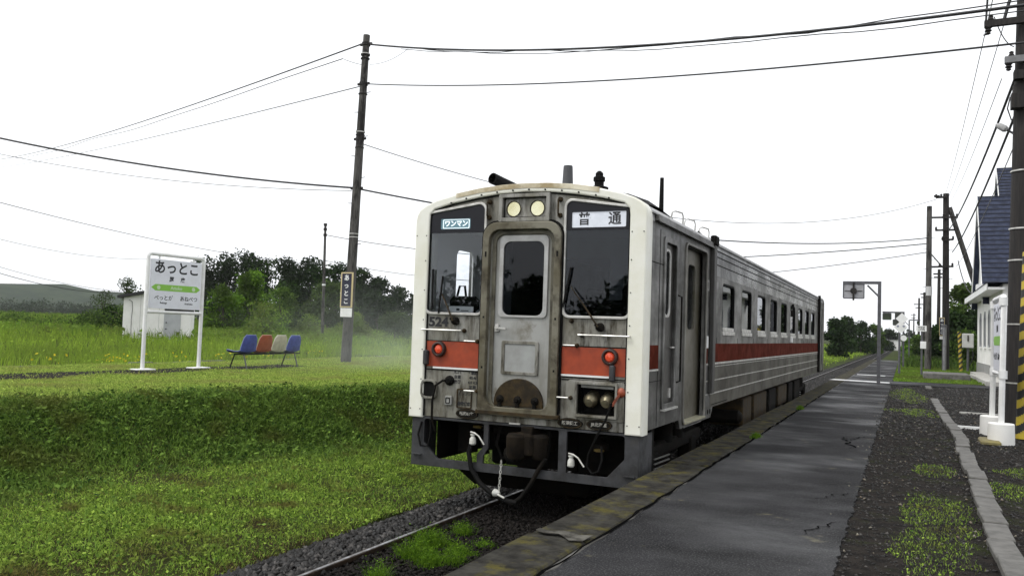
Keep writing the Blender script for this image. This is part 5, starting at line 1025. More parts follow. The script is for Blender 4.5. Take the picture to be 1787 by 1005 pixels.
# shed
def shed():
    y=30.0; A=at(212,597,y); C=at(331,597,y+2.2); zt=at(212,517,y).z; g=float(gz(A.x,y))
    t=empty('shed',((A.x+C.x)/2,y+1,g),'small white shed with dark lean-to roof behind the name board','shed')
    ax=(C-A); ax.z=0; L=ax.length; ax.normalize(); n_=Vector((-ax.y,ax.x,0)); M=lambda a,f,z: tuple(A+ax*a+n_*f+Vector((0,0,z-A.z)))
    z1=zt-.05; z2=z1+.75
    b=MB(); vs=[M(0,0,g-.3),M(L,0,g-.3),M(L,2.6,g-.3),M(0,2.6,g-.3),M(0,0,z1),M(L,0,z2),M(L,2.6,z2),M(0,2.6,z1)]
    b.add(vs,[(0,3,2,1),(4,5,6,7),(0,1,5,4),(1,2,6,5),(2,3,7,6),(3,0,4,7)]); b.build('wall',m_whitedirty,t)
    b=MB(); e=.28; sl=.75/L; rz=lambda a:z1+a*sl
    vs=[M(a,f,rz(a)+h) for h in (.02,.16) for a,f in ((-e,-e),(L+e,-e),(L+e,2.6+e),(-e,2.6+e))]
    b.add(vs,[(0,3,2,1),(4,5,6,7),(0,1,5,4),(1,2,6,5),(2,3,7,6),(3,0,4,7)]); b.build('roof',m_soot,t)
    d0,d1=L*.60,L*.85
    b=MB(); vs=[M(a,f,z) for f in (-.03,0.01) for a,z in ((d0,g),(d1,g),(d1,z1+.20),(d0,z1+.20))]; b.add(vs,[(0,1,2,3),(4,7,6,5),(0,4,5,1),(1,5,6,2),(2,6,7,3),(3,7,4,0)]); dd=b.build('door',MAT('grey_shed_door',(.42,.43,.44),(.36,.37,.38),2,.5),t)
    b=MB(); 
    for z in (g+.95,g+.62): b.lathe(M(d0+.12,-.03,z),tuple(-n_),[(.035,0),(.035,.05)],8)
    b.build('handle',m_soot,dd)
    b=MB(); b.tube([M(.25,-.03,z1-.1),M(.4,-.04,z1-.2),M(.43,-.03,z1-.6),M(.40,-.03,z1-1.1),M(.43,-.03,g)],.012,5); b.build('wall_cable',m_wire,t)
    b=MB(); vs=[M(a,-.008,z) for a in (.8,.812,1.7,1.712,2.6,2.612) if a<L-.05 for z in (g,rz(a))]; b.add(vs,[(i*4,i*4+2,i*4+3,i*4+1) for i in range(len(vs)//4)]); b.build('panel_joints',MAT('joint_grey',(.3,.3,.28)),t)
shed()
# low edge of the old platform
b=MB(); r=random.Random(8); y=9.0
while y<46: l=r.uniform(.7,1.1); b.box(-18.06+r.uniform(-.02,.02),-17.94,y,y+l-.03,-.1,.225+r.uniform(-.03,.015),.01); y+=l
tag(b.build('old_platform_edge',m_kerb),kind='structure')
b=MB(); b.plate([(x_,y_) for x_,y_ in jag(-15.9,9,18.5,.4,.12,21)]+[(x_,y_) for x_,y_ in reversed(jag(-14.75,9,18.5,.4,.12,22))],[],.004,lambda a,c,d:(a,c,float(gz(a,c))+.012+d)); tag(b.build('bare_strip',m_gravel),kind='structure')

# ------------------------------------------------------------------ right-hand side
def mirror_gantry(u0,v0,utop,uarm,vtop,pu0,pu1,pv0,pv1,r,label,name='mirror_post',green=False,mat=m_postgrey):
    B=gp(u0,v0,0); y=B.y; tz=at(utop,vtop,y).z; ax_=at(uarm,vtop,y).x; t=empty(name,tuple(B),label,'mirror post')
    b=MB(); b.bar((B.x,y,-.02),(B.x,y,tz),r*2,r*2,up=(0,1,0)); b.build('post',mat,t)
    b=MB(); b.bar((B.x+r,y,tz-r*.2),(ax_,y,tz-r*.2),r*1.7,r*1.8); b.bar((B.x,y,tz-.5),(B.x-.38,y,tz-.1),r*1.1,r*1.1); b.build('arm',mat,t)
    x0,x1=at(pu0,pv0,y).x,at(pu1,pv0,y).x; z1,z0=at(pu0,pv0,y).z,at(pu0,pv1,y).z
    b=MB(); b.plate(rr(x0,x1,z0,z1,.05),[rr(x0+.03,x1-.03,z0+.03,z1-.03,.04)],.09,lambda a,c,d:(a,y-d,c),.005); fm=b.build('mirror_rim',m_postgrey,t)
    b=MB(); b.plate(rr(x0+.02,x1-.02,z0+.02,z1-.02,.04),[],.04,lambda a,c,d:(a,y-d,c)); bk=b.build('mirror_back',MAT('dark_green_glass',(.03,.05,.02),(.015,.02,.012),3,.2) if green else MAT('grey_mirror_back',(.36,.36,.38),(.28,.28,.29),6,.5),fm)
    if not green:
        cx,cz=(x0+x1)/2,(z0+z1)/2; b=MB(); b.box(cx-.03,cx+.03,y-.09,y-.03,z0-.06,tz,.005); b.lathe((cx,y-.05,cz),(0,-1,0),[(.09,0),(.11,.04),(.0,.05)],14)
        for dx,dz in ((.28,0),(-.28,0)): b.bar((cx+dx*.3,y-.03,cz+dz*.3),(cx+dx,y-.03,cz+dz),.016,.02)
        b.build('bracket',m_wooddark,t)
    else:
        b=MB(); b.bar(((x0+x1)/2,y,z1),((x0+x1)/2,y,tz),.04,.04,up=(0,1,0)); b.build('bracket',m_postgrey,t)
    return t
mirror_gantry(1533,670,1533,1471,493,1471,1509,494,521,.055,'grey gantry post holding the back of a square mirror, nearest on the platform')
mirror_gantry(1576,641,1577,1540,545,1540,1556,546,558,.05,'farther gantry post with a dark green mirror hanging from its arm',green=True)
mirror_gantry(1586,628,1586,1606,558,1600,1605,560,566,.05,'farthest thin gantry post beyond the crossing sign',green=True)
def diamond(u0,v0,label):
    B=gp(u0,v0,0); y=B.y; t=empty('diamond_sign_post',tuple(B),label,'sign'); tz=at(u0,574,y).z
    b=MB(); b.cyl((B.x,y,-.02),(B.x,y,tz),.05); b.build('post',m_postgrey,t)
    def dia(u,v,s,mat,nm,yy):
        p=at(u,v,y); b=MB(); b.plate([(p.x-s,p.z),(p.x,p.z-s),(p.x+s,p.z),(p.x,p.z+s)],[],.03,lambda a,c,d:(a,y+yy-d,c)); return b.build(nm,mat,t)
    d_=dia(1572,571,.29,m_white,'white_diamond',-.07); dia(1574,556,.26,m_white,'white_diamond',-.02)
    p=at(1572,570,y)
    for dx in (-.12,.12):
        b=MB(); b.lathe((p.x+dx,y-.09,p.z+.02),(0,-1,0),[(.05,0),(.05,.01)],10); b.build('reflector',MAT('grey_reflector',(.25,.27,.33)),d_)
    for u,v,w_,h_ in ((1567,551,.13,.17),(1565,562.5,.17,.14)):
        p=at(u,v,y); b=MB(); b.box(p.x-w_,p.x+w_,y+.03,y+.10,p.z-h_,p.z+h_,.02); b.build('dark_sign_back',MAT('dark_sign',(.035,.04,.03),(.02,.02,.02),4,.5),t)
    p=at(1577,590,y); b=MB(); b.lathe((p.x,y-.05,p.z),(0,-1,0),[(.13,0),(.13,.03)],14); b.build('round_plate',m_white,t)
diamond(1569,653,'post with two white diamond boards between the mirror posts and the twin poles')
def board(u0,v0,z,bu0,bu1,bv0,bv1,label,txt=None,pr=.04,arms=False):
    B=gp(u0,v0,z); y=B.y; t=empty('sign_post',tuple(B),label,'sign'); x0,x1=at(bu0,bv0,y).x,at(bu1,bv0,y).x; z1,z0=at(bu0,bv0,y).z,at(bu0,bv1,y).z
    b=MB(); b.cyl((B.x,y,-.05),(B.x,y,z1 if not arms else z0),pr,seg=8); b.build('post',m_postgrey,t)
    b=MB(); b.plate(rr(x0,x1,z0,z1,.02),[],.03,lambda a,c,d:(a,y-.06-d,c)); p_=b.build('panel',m_white,t)
    if txt:
        for k,s in enumerate(txt): text(s,(z1-z0)*.36,lambda a,c,d:((x0+x1)/2+a,y-.078-d,z1-(z1-z0)*(.30+.4*k)+c),m_ink,p_,bold=.004)
    return t,B,y
t,B,y=board(1608,655,0,1599,1617,568,578,'post with a small white two-line notice left of the twin poles',('のりば','ご案内'))
b=MB(); q=at(1611,602,y); b.box(q.x-.12,q.x+.12,y-.09,y-.06,q.z-.16,q.z+.16,.01); b.build('small_plate',m_white,t)
board(1570,625,0,1566,1573,596,603,'tiny white marker board beyond the mirror posts',pr=.03)
# cabinet post, grey post
B=gp(1689,632,0); B=Vector((at(1689,632,50).x,50,0)); t=empty('cabinet_post',tuple(B),'grey box cabinet on a post right of the yellow and black marker','cabinet')
x0,x1=at(1679,582,50).x,at(1699,582,50).x; z1,z0=at(1689,582,50).z,at(1689,607,50).z
b=MB(); b.cyl((B.x,50,-.05),(B.x,50,z0+.2),.06); b.build('post',m_postgrey,t); b=MB(); b.box(x0,x1,49.8,50.2,z0,z1,.03); cb=b.build('cabinet_body',MAT('pale_grey_cabinet',(.52,.52,.50),(.44,.44,.42),3,.5),t); b=MB(); b.box((x0+x1)/2-.03,(x0+x1)/2+.03,49.75,49.8,z0+.35,z1-.1); b.build('latch',m_brown,cb)
b=MB(); b.tube([((x0+x1)/2+.2,49.9,z0),((x0+x1)/2+.25,49.8,z0-.4),((x0+x1)/2+.1,49.8,z0-.9)],.02,6); b.build('cable',m_wire,t)
b=MB(); B=gp(1648,647,0); b=MB(); tz=at(1648,568,B.y).z; t=empty('grey_post',tuple(B),'plain grey pipe post in front of the right twin pole','post'); b.cyl((B.x,B.y,-.05),(B.x,B.y,tz),.09,seg=12); b.build('pipe',MAT('pale_pipe',(.22,.22,.23),(.15,.15,.16),5,.5),t); b=MB(); b.lathe((B.x,B.y,tz),(0,0,1),[(.11,-.1),(.11,.03),(.0,.06)],12); b.build('cap',m_postgrey,t)
b=MB(); A=gp(1612,661,0); C=gp(1692,664,0); y0=A.y; b.box(A.x,C.x,y0,y0+2.4,-.1,.24,.03); o=b.build('concrete_plinth',m_kerb); tag(o,'low pale concrete plinth in front of the twin poles','plinth')
def striped(u0,v0,u1,v1,y,r,nb,label,z=0,lab2=None):
    B=Vector((at(u0,v0,y).x,y,z)); T=at(u1,v1,y); t=empty('striped_guard',tuple(B),label,'guard'); n=nb*2; 
    yb=MB(); kb=MB(); seg=24; d=(T-B); 
    # spiral stripes: a tube cut in helical bands
    rows=nb*24; Vv=[]; 
    for i in range(rows+1):
        p=B.lerp(T,i/rows)
        for k in range(seg): a=2*math.pi*k/seg; Vv.append((p.x+r*math.cos(a),p.y+r*math.sin(a),p.z))
    fy=[];fk=[]
    for i in range(rows):
        for k in range(seg):
            j=(k+1)%seg; f=(i*seg+k,i*seg+j,(i+1)*seg+j,(i+1)*seg+k)
            s=(i-7*math.sin(2*math.pi*(k+.5)/seg+math.pi*.5))%24
            (fy if s<12 else fk).append(f)
    b=MB(); b.add(Vv,fy); b.build('yellow_stripes',m_yellow,t); b=MB(); b.add(Vv,fk); b.build('black_stripes',m_soot,t); return t
striped(1677,644,1674,579,50,.085,8,'far thin yellow and black striped marker post beside the cabinet')
B=gp(1783,765,0)
striped(1786,765,1799,440,B.y,.11,11,'large yellow and black striped guard leaning beside the near dark pole')
# near dark pole with crossarms, transformer lamp
PB=Vector((gp(1776,752,0).x,gp(1776,752,0).y,0)); ny_=PB.y
PT=Vector((PB.x+.22,ny_-.0,11.5)); t=empty('utility_pole',tuple(PB),'thick black tarred pole at the right edge carrying crossarms and a lamp','pole')
b=MB(); b.tube([PB-Vector((0,0,.2)),PB.lerp(PT,.4),PT],[.21,.19,.16],16); b.build('shaft',m_wooddark,t)
b=MB()
for v in (400,455,566,668,300): 
    z=at(1775,v,ny_).z; p=PB.lerp(PT,z/PT.z); b.cyl(p-Vector((0,0,.012)),p+Vector((0,0,.012)),.213)
b.build('steel_band',m_bright,t)
armpts={}
for k,(u,v,mt_) in enumerate(((1716,50,m_wooddark),(1751,112,MAT('grey_arm',(.22,.22,.23),(.15,.15,.15),5,.5)))):
    a=at(u,v,ny_); p=PB.lerp(PT,a.z/PT.z); b=MB(); b.bar((a.x,ny_-.2,a.z),(p.x+1.2,ny_-.2,a.z+.02),.09,.11); ca=b.build('crossarm',mt_,t,label='upper black crossarm' if k==0 else 'lower grey crossarm')
    for q in (.06,):
        b=MB(); b.lathe((a.x+q,ny_-.2,a.z-.05),(0,0,-1),[(.03,0),(.06,.02),(.035,.05),(.06,.07),(.03,.10),(.045,.12),(.015,.14)],10); b.build('insulator',m_wooddark,ca); armpts[k]=Vector((a.x+q,ny_-.2,a.z-.18))
    b=MB(); b.lathe((a.x+.1,ny_-.2,a.z+.05),(0,0,1),[(.03,0),(.05,.02),(.03,.06),(.04,.08),(.01,.1)],10); b.build('insulator',m_wooddark,ca)
b=MB(); b.cyl((PB.x+.1,ny_,5.5),(PB.x+.1,ny_,5.9),.20); b.box(PB.x-.14,PB.x+.2,ny_-.3,ny_-.1,5.45,5.7); b.box(PB.x-.1,PB.x+.2,ny_-.28,ny_-.1,5.95,6.1); b.build('cable_joint_box',m_wooddark,t)
a=at(1738,217,ny_); c=at(1774,236,ny_); b=MB(); b.tube([c,a.lerp(c,.5)],.02,6); b.build('lamp_arm',m_postgrey,t); lm=MB(); q=a.lerp(c,.55); lm.tube([a,a.lerp(q,.3),a.lerp(q,.8),q],[.02,.055,.06,.035],10); lm.build('lamp_head',MAT('pale_lamp_head',(.45,.45,.44),(.3,.3,.3),5,.4),t)
b=MB(); c2=at(1782,241,ny_); b.tube([c,c2],.022,6); b.tube([at(1763,170,ny_),at(1758,190,ny_),at(1765,210,ny_),at(1778,205,ny_)],.012,6); b.tube([at(1782,130,ny_),at(1766,165,ny_),at(1764,180,ny_),at(1776,178,ny_)],.012,6); b.build('loop_cable',m_wire,t)
# near name board seen edge-on
A=gp(1747,773,0); C=gp(1731,757,0); t=empty('edge_on_name_board',((A.x+C.x)/2,(A.y+C.y)/2,0),'white station name board seen edge-on, on two white concrete drum feet','sign')
HT=at(1752,515,A.y).z
for p in (A,C):
    b=MB(); b.lathe((p.x,p.y,-.02),(0,0,1),[(.175,0),(.178,.02),(.172,.30),(.165,.31)],24); b.build('drum_foot',m_whitedirty,t)
b=MB(); pp=[(A.x,A.y,.28),(A.x+.03,A.y,HT-.1),(A.x+.03,A.y+.06,HT-.02),(C.x+.03,C.y-.06,HT-.02),(C.x+.03,C.y,HT-.1),(C.x,C.y,.28)]
b.tube(pp,.042,10); b.tube([(A.x+.02,A.y,1.0),(C.x+.02,C.y,1.0)],.03,8); b.build('post_frame',m_white,t)
for p in (A,C):
    for z in (1.0,2.08): b=MB(); b.cyl((p.x+.02,p.y,z-.06),(p.x+.02,p.y,z+.06),.058); b.build('clamp',m_white,t)
b=MB(); b.box(A.x+.005,A.x+.045,A.y+.08,C.y-.08,1.04,2.08,.005); pn=b.build('sign_panel',m_signface,t)
xx=A.x-.0; 
b=MB(); b.plate([(A.y+.12,1.50),(A.y+.2,1.57),(C.y-.2,1.57),(C.y-.12,1.50),(C.y-.2,1.43),(A.y+.2,1.43)],[],.003,lambda a,c,d:(xx+.003-d,a,c)); b.build('green_arrow_strip',m_green,pn)
text('あっとこ',.26,lambda a,c,d:(xx+.003-d,(A.y+C.y)/2-a,1.90+c),m_ink,pn,bold=.006)
text('厚床',.12,lambda a,c,d:(xx+.003-d,(A.y+C.y)/2-a,1.68+c),m_ink,pn,bold=.002)
text('べっとが　あねべつ',.12,lambda a,c,d:(xx+.003-d,(A.y+C.y)/2-a,1.25+c),m_ink,pn,bold=.002)
b=MB(); q=gp(1728,772,0); b.box(q.x-.14,q.x+.12,q.y-.3,q.y+.3,-.02,.05,.02); tag(b.build('yellow_block',MAT('faded_yellow_block',(.20,.17,.06),(.14,.12,.06),9,.8)),'flat faded yellow block lying at the foot of the edge-on name board','block')
# twin poles
pA,Ab,At=pole(1619,645,1622,360,0,.17,.13,m_wood,'left one of the twin timber poles, with a white plate half way up',zs=(4.5,5,5.5,6,6.6,7.2))
q=at(1621,508,Ab.y); b=MB(); b.cyl((q.x,Ab.y,q.z-.25),(q.x,Ab.y,q.z+.25),.165); b.build('white_plate',MAT('plate_grey_white',(.5,.5,.5)),pA)
pB,Bb,Bt=pole(1650,648,1651,338,0,.19,.15,m_wooddark,'taller right one of the twin timber poles, propped by a slanting strut',y=Ab.y+1,zs=(4.5,5,5.5,6.6,7.2))
for v,u0,u1 in ((380,1622,1672),(402,1632,1672),(419,1644,1664),(466,1616,1664),(345,1633,1652)):
    a=at(u0,v,Bb.y-.2); c=at(u1,v-1,Bb.y-.2); b=MB(); b.bar(a,c,.09,.10)
    b.build('crossarm',m_wooddark,pB); 
    b=MB()
    for k in range(3): q=a.lerp(c,.04+.46*k); b.lathe((q.x,q.y,q.z),(0,0,1),[(.04,0),(.07,.06),(.04,.1),(.07,.14),(.02,.2)],8)
    b.build('insulators',m_wooddark,pB)
b=MB(); b.bar(at(1622,440,Bb.y-.2),at(1650,472,Bb.y-.2),.06,.06); b.build('brace',m_wooddark,pB)
q=at(1640,343,Bb.y-.3); b=MB(); b.lathe(q,(-1,0,.1),[(.05,0),(.10,.05),(.05,.1),(.1,.15),(.04,.3)],8); b.build('strain_insulator',m_wooddark,pB)
namestrip(Bb,Bb.y,1639,1648,554,586,592,pB)
b=MB(); sA=at(1657,362,Bb.y); sB=at(1705,508,Bb.y+.8); dd=sB-sA; k=(-.3-sA.z)/dd.z; b.tube([sA,sA+dd*k],[.13,.16],10); b.build('strut',m_wood,pB)
# farther poles along the line
for i,(u,vb,vt,y,arms) in enumerate(((1637,620,470,75,((478,14),(484,12))),(1612,615,510,105,((513,10),(519,8))),(1603,612,520,120,((531,14),(537,9))),(1594,608,547,200,((550,8),(555,6))))):
    t,pb,pt=pole(u,vb,u+(2 if i==0 else 1),vt,-.1,.16,.11,m_wooddark,['utility pole seen just left of the taller twin pole','taller one of the pair of far poles left of the twin poles','shorter one of the pair of far poles left of the twin poles','farthest and smallest utility pole near the vanishing point'][i],y=y,group='utility poles receding down the line')
    for v,w_ in arms:
        a=at(u-w_*.6,v,y); c=at(u+w_*.6,v,y); b=MB(); b.bar(a,c,.12,.12); b.build('crossarm',m_wooddark,t)
# wires --------------------------------------------------------------
def wire(a,c,sag,r,label,mat=m_wire,wob=0,n=24,name='overhead_wire',mid=None):
    a=Vector(a);c=Vector(c); pts=[]; rg=random.Random(int(abs(a.x*100+c.z*37)))
    ph=rg.uniform(0,6)
    for i in range(n+1):
        t_=i/n; p=a.lerp(c,t_); p.z-=4*sag*t_*(1-t_); 
        if wob: p.z+=wob*(math.sin(t_*23+ph)*.6+math.sin(t_*41+ph*2)*.4)*min(1,8*t_*(1-t_))
        pts.append(p)
    b=MB(); b.tube(pts,r*1.3,5); o=b.build(name,mat,org=tuple(pts[n//2])); return tag(o,label,'wire','overhead wires')
my=mp.y; W=lambda u,v,y=my: at(u,v,y)
wire(W(645,78),at(1830,4,14.5),.42,.022,'thickest black cable from the timber pole top to the upper right corner')
wire(W(645,78),at(1830,-6,14.6),.50,.009,'thin cable running just above the thickest one toward the upper right',wob=.05)
wire(W(700,86),at(1830,14,14.4),.36,.008,'thin wavering cable just under the thickest one toward the upper right',wob=.03)
wire(W(641,147),at(1830,70,14.4),.28,.014,'second black cable from the timber pole to the right edge, lower of the upper wires')
wire(W(645,113),W(712,86),.12,.006,'short loop of loose wire right of the timber pole top',m_wirepale)
wire(W(635,76),at(-60,283,70),1.0,.019,'dark cable from the timber pole top sloping down to the left edge',n=40)
wire(W(598,103),at(-60,287,70),.9,.012,'wavering thin cable just under the dark one sloping to the left',wob=.10,n=90)
wire(W(634,114),W(598,103),.02,.007,'short link wire left of the timber pole top')
wire(W(633,150),at(-60,297,75),.6,.014,'pale thin cable sloping to the left edge below the dark one',m_wirepale,n=40)
wire(at(-60,228,16),W(616,328),.25,.024,'heavy cable from the left edge down to the timber pole middle')
wire(W(616,328),at(1622,415,Ab.y),.9,.022,'heavy cable from the timber pole middle passing behind the train to the left twin pole',n=40)
wire(at(-60,256,18),W(614,333),.35,.009,'fine wire just below the heavy cable at left',m_wirepale)
wire(W(628,250),at(1634,348,Bb.y),1.9,.012,'slack fine wire from the timber pole passing behind the train roof',m_wirepale,n=40)
wire(at(-80,332,24),at(566,462,60),.6,.016,'long thin wire from the left edge to the thin far pole')
wire(at(-80,396,26),at(275,452,44),.5,.012,'faint wire low at the left going behind the name board',m_wirepale)
wire(at(-80,450,20),at(213,512,31),.35,.012,'low drooping cable from the left edge to the shed roof')
wire(at(-80,440,20),at(213,509,31),.25,.009,'thin cable above the low drooping one, ending at the shed roof',m_wirepale)
wire(at(568,410,60),at(1622,425,Ab.y),1.5,.025,'wire from the thin far pole top passing behind the train',n=40)
wire(at(568,455,60),at(1620,440,Ab.y),1.9,.020,'lower wire from the thin far pole passing behind the train',m_wirepale,n=40)
wire(at(1735,-12,ny_-.3),at(1648,345,Bb.y),.25,.007,'leftmost fine wire falling from the top right corner to the taller twin pole',m_wirepale)
wire(at(1768,-12,ny_-.3),at(1655,345,Bb.y),.25,.007,'middle fine wire falling from the top right corner to the taller twin pole',m_wirepale)
wire(at(1748,138,ny_-.3),at(1660,350,Bb.y),.2,.006,'fine wire from the grey crossarm to the taller twin pole',m_wirepale)
wire(at(1778,120,ny_),at(1655,402,Bb.y),.35,.020,'left one of the two thick cables running down from the near black pole')
wire(at(1788,160,ny_),at(1662,440,Bb.y),.30,.020,'right one of the two thick cables running down from the near black pole')
wire(at(1776,240,ny_),at(1668,466,Bb.y),.25,.008,'thin cable from the street lamp bracket to the twin pole',m_wirepale)
wire(armpts[0],at(1716,62,ny_-.2),.0,.01,'tiny tail of wire hanging under the upper crossarm')
wire(at(1724,-10,ny_-.2),at(1720,45,ny_-.2),.0,.014,'short hanging lead with insulator above the upper crossarm')
wire(at(1766,-10,ny_-.2),at(1750,45,ny_-.2),-.03,.022,'thick dark lead dropping past the upper crossarm')
wire(at(1735,30,ny_-.2),at(1770,82,ny_-.2),.12,.007,'thin curved jumper wire right of the upper crossarm')
wire(at(1672,455,Bb.y),at(1700,512,45.5),.5,.02,'sagging service cable from the twin pole to the station eave')
# ------------------------------------------------------------------ station building
def station():
    X=3.47; y0,y1=43.7,50.0; yc=46.85; t=empty('station_building',(X+2,47,0),'white walled station building with steep blue-grey metal gables','building')
    ez=4.05; az=8.75
    whole=[(37.6,0),(50.0,0),(50,ez),(46.85,az-.25),(43.7,ez),(43.7,3.86),(37.6,3.86)]
    wn=[rr(y,y+.75,1.35,3.0,.1) for y in (43.2,45.0,46.9)]+[rr(y,y+.7,1.4,3.0,.1) for y in (39.2,)]
    wn=[rp([(y,1.35),(y+.8,1.35),(y+.8,2.7),(y+.4,3.05),(y,2.7)],.08) for y in (39.3,42.6,44.8,47.2)]
    b=MB(); b.plate(whole,wn,.2,lambda a,c,d:(X+.10+d,a,c)); b.box(X+.2,9,49.8,50,0,ez); b.box(X+.2,12,37.6,37.8,0,3.7); b.box(X+.2,11.8,37.8,49.8,3.5,3.6); b.box(X+.9,X+.95,37.8,49.8,0,3.5); b.build('wall',m_whitedirty,t)
    b=MB(); b.box(X-.03,X+.0,37.58,50.02,-.02,.55); b.build('plinth',MAT('grey_plinth',(.26,.26,.25),(.2,.2,.19),3,.8),t)
    for y in (39.3,42.6,44.8,47.2):
        b=MB(); b.plate(rp([(y,1.35),(y+.8,1.35),(y+.8,2.7),(y+.4,3.05),(y,2.7)],.08),[rp([(y+.07,1.42),(y+.73,1.42),(y+.73,2.67),(y+.4,2.95),(y+.07,2.67)],.06)],.1,lambda a,c,d:(X-.0+d,a,c)); wf=b.build('window',MAT('grey_window_frame',(.30,.31,.32),None,3,.7,spec=.1),t)
        b=MB(); b.plate(rp([(y+.05,1.40),(y+.75,1.40),(y+.75,2.69),(y+.4,2.98),(y+.05,2.69)],.06),[],.01,lambda a,c,d:(X-.01+d,a,c)); b.build('pane',MAT('grey_window',(.05,.055,.06),(.03,.035,.04),3,.6,spec=.12),wf)
        b=MB(); b.box(X-.08,X+.02,y-.05,y+.85,1.28,1.35); b.build('sill',m_white,wf)
    def gable(xf,yc,hw,ez,az,x1,name):
        b=MB(); ov=.25; th=.14; sl=(az-ez)/hw
        for s in (-1,1):
            e=(yc+s*(hw+.35),ez-.35*sl); 
            v=[(xf-ov,yc,az),(x1,yc,az),(x1,e[0],e[1]),(xf-ov,e[0],e[1])]; b.add(v+[(p[0],p[1],p[2]-th*1.6) for p in v],[(0,1,2,3),(7,6,5,4),(0,4,5,1),(1,5,6,2),(2,6,7,3),(3,7,4,0)])
        ro=b.build(name,m_roofblue,t)
        b=MB()
        for s in (-1,1):
            k=0; tot=math.hypot(hw+.35,(hw+.35)*sl)
            while k*.28<tot:
                q=k*.28/tot; yy=yc+s*(hw+.35)*q; zz=az-(hw+.35)*sl*q; b.bar((xf-ov-.01,yy+s*.015,zz+.02),(x1,yy+s*.015,zz+.02),.03,.035); k+=1
        b.build('roof_seams',MAT('dark_roof_seam',(.02,.023,.04),None,4,.5) if name=='roof' else m_soot,ro)
        b=MB()
        for s in (-1,1):
            e=(yc+s*(hw+.35),ez-.35*sl); b.bar((xf-ov-.02,yc,az-.12),(xf-ov-.02,e[0],e[1]-.12),.03,.22)
        b.build('barge_board',m_white,t)
    gable(X,yc,3.15,ez,az,5.6,'roof')
    b=MB(); b.box(X-.55,X+.05,37.4,50.5,3.62,3.72); b.box(X-.57,X-.53,37.4,50.5,3.60,3.86); b.box(X-.5,X+.05,43.2,44.0,3.86,4.2); b.build('eave',m_white,t)
    b=MB(); b.add([(X-.6,37.3,3.88),(X-.6,43.6,3.88),(8,43.6,3.95),(8,37.3,3.95)],[(0,1,2,3)]); b.add([(X-.6,37.3,3.865),(X-.6,43.6,3.865),(8,43.6,3.91),(8,37.3,3.91)],[(3,2,1,0)]); b.build('lean_to_roof',m_roofblue,t)
    b=MB(); b.box(X-.28,X+2.2,43.2,43.34,3.62,4.0); b.build('fascia',m_white,t)
    # main hall gable behind
    b=MB(); b.plate([(53.6,0),(66,0),(66,5.2),(59.8,12.4),(53.6,5.2)],[],.2,lambda a,c,d:(5.5+d,a,c)); b.box(5.6,16,53.6,53.8,0,5.2); b.build('hall_wall',m_whitedirty,t)
    gable(5.4,59.8,6.2,5.2,12.55,17,'hall_roof')
    b=MB(); b.cyl((X-.03,46.85,5.3),(X-.08,46.85,5.3),.0,seg=3) if False else b.box(X-.05,X,46.5,47.2,5.6,6.6); b.build('gable_vent',MAT('gable_vent_grey',(.5,.5,.48),(.3,.3,.3),8,.6),t)
station()
b=MB(); b.box(2.6,3.45,33.5,41.5,-.02,.16); b.box(2.9,3.45,41.5,46,-.02,.14); o=b.build('entrance_step',m_concrete); tag(o,'pale concrete entrance step along the foot of the station wall','step')
b=MB(); q=gp(1695,747,0); b.box(q.x-.3,q.x+.3,q.y-.05,q.y+.05,-.02,.03); tag(b.build('white_ground_strip',m_white),'short white strip lying on the gravel near the drum feet','strip')
b=MB(); q=gp(1708,722,0); b.box(q.x-.35,q.x+.4,q.y-.06,q.y+.06,-.02,.02); tag(b.build('grey_ground_strip',m_concrete),'thin grey strip on the gravel farther back','strip')
q=gp(1575,640,0)
# far bits: white vehicles/panels near the vanishing point
for i,(u,v,y,l) in enumerate(((1560,590,230,'small white hut far left of the vanishing point'),(1597,590,240,'small white hut far right of the vanishing point'))):
    p=at(u,v,y); t=empty('far_hut',(p.x,y,-.4),l,'hut'); b=MB(); b.box(p.x-1.6,p.x+1.6,y,y+3,-.6,2.2); b.build('wall',m_whitedirty,t); b=MB(); b.add([(p.x-1.9,y-.3,2.1),(p.x+1.9,y-.3,2.1),(p.x+1.9,y+3.3,2.1),(p.x-1.9,y+3.3,2.1),(p.x-1.9,y+1.5,3.0),(p.x+1.9,y+1.5,3.0)],[(0,1,5,4),(3,4,5,2),(0,4,3),(1,2,5),(0,3,2,1)]); b.build('roof',m_postgrey,t)

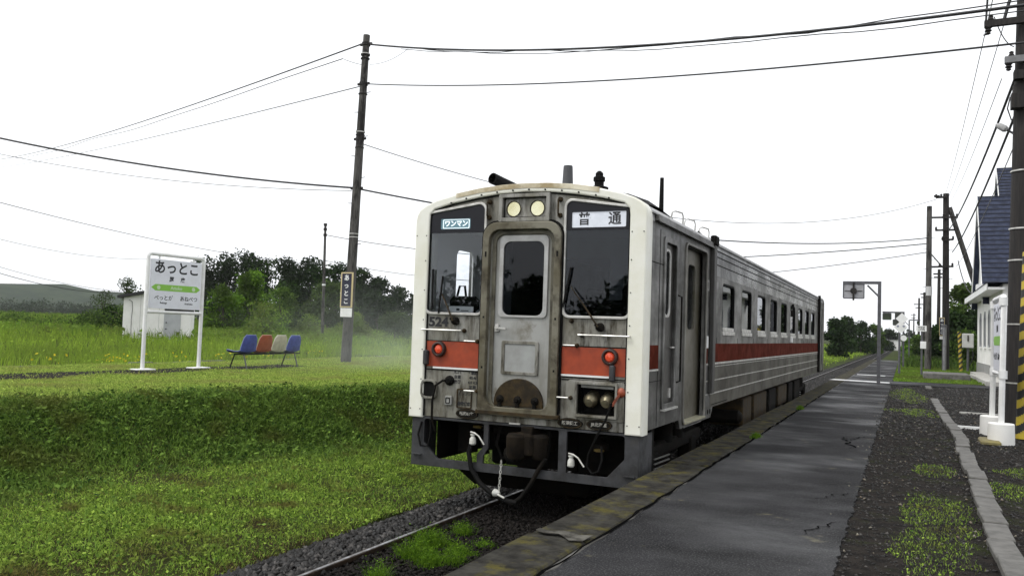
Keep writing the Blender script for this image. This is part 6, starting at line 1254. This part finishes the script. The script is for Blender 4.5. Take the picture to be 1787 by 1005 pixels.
# exhaust fumes drifting on the far side of the train
def fumes(c,rad,dens):
    import bmesh
    bm=bmesh.new(); bmesh.ops.create_icosphere(bm,subdivisions=3,radius=1)
    me=bpy.data.meshes.new('exhaust_fumes'); bm.to_mesh(me); bm.free()
    m=bpy.data.materials.new('fume_volume'); m.use_nodes=True; t=m.node_tree; N=t.nodes; L=t.links; N.remove(N['Principled BSDF'])
    v=N.new('ShaderNodeVolumePrincipled'); v.inputs['Color'].default_value=(.86,.92,.86,1); v.inputs['Anisotropy'].default_value=.2
    tc=N.new('ShaderNodeTexCoord'); g=N.new('ShaderNodeTexGradient'); g.gradient_type='SPHERICAL'; L.new(tc.outputs['Object'],g.inputs[0])
    n=N.new('ShaderNodeTexNoise'); n.inputs['Scale'].default_value=2.2; n.inputs['Detail'].default_value=3; L.new(tc.outputs['Object'],n.inputs['Vector'])
    r1=N.new('ShaderNodeMapRange'); r1.inputs['From Min'].default_value=.35; r1.inputs['From Max'].default_value=.65; L.new(n.outputs['Fac'],r1.inputs['Value'])
    a=N.new('ShaderNodeMath'); a.operation='MULTIPLY'; L.new(g.outputs['Fac'],a.inputs[0]); L.new(r1.outputs[0],a.inputs[1])
    q=N.new('ShaderNodeMath'); q.operation='MULTIPLY'; q.inputs[1].default_value=dens; L.new(a.outputs[0],q.inputs[0]); L.new(q.outputs[0],v.inputs['Density'])
    L.new(v.outputs[0],N['Material Output'].inputs['Volume']); me.materials.append(m)
    o=bpy.data.objects.new('exhaust_fumes',me); COL.objects.link(o); o.location=c; o.scale=rad
    return tag(o,'thin pale exhaust fumes drifting over the grass beside the train','fumes',kind='stuff')
fumes(at(715,612,19),(4.0,6.5,2.0),.075)
# damp air: the far woods and hills fade in it
b=MB(); b.box(-2600,1800,-60,2200,-3.5,60); hz=b.build('haze',None,org=(0,900,-3.5))
m=bpy.data.materials.new('damp_air'); m.use_nodes=True; t=m.node_tree; t.nodes.remove(t.nodes['Principled BSDF']); v=t.nodes.new('ShaderNodeVolumePrincipled'); v.inputs['Color'].default_value=(.93,.95,.97,1); v.inputs['Density'].default_value=.00011
t.links.new(v.outputs[0],t.nodes['Material Output'].inputs['Volume']); hz.data.materials.append(m); tag(hz,'thin damp haze over the whole scene','haze',kind='stuff')
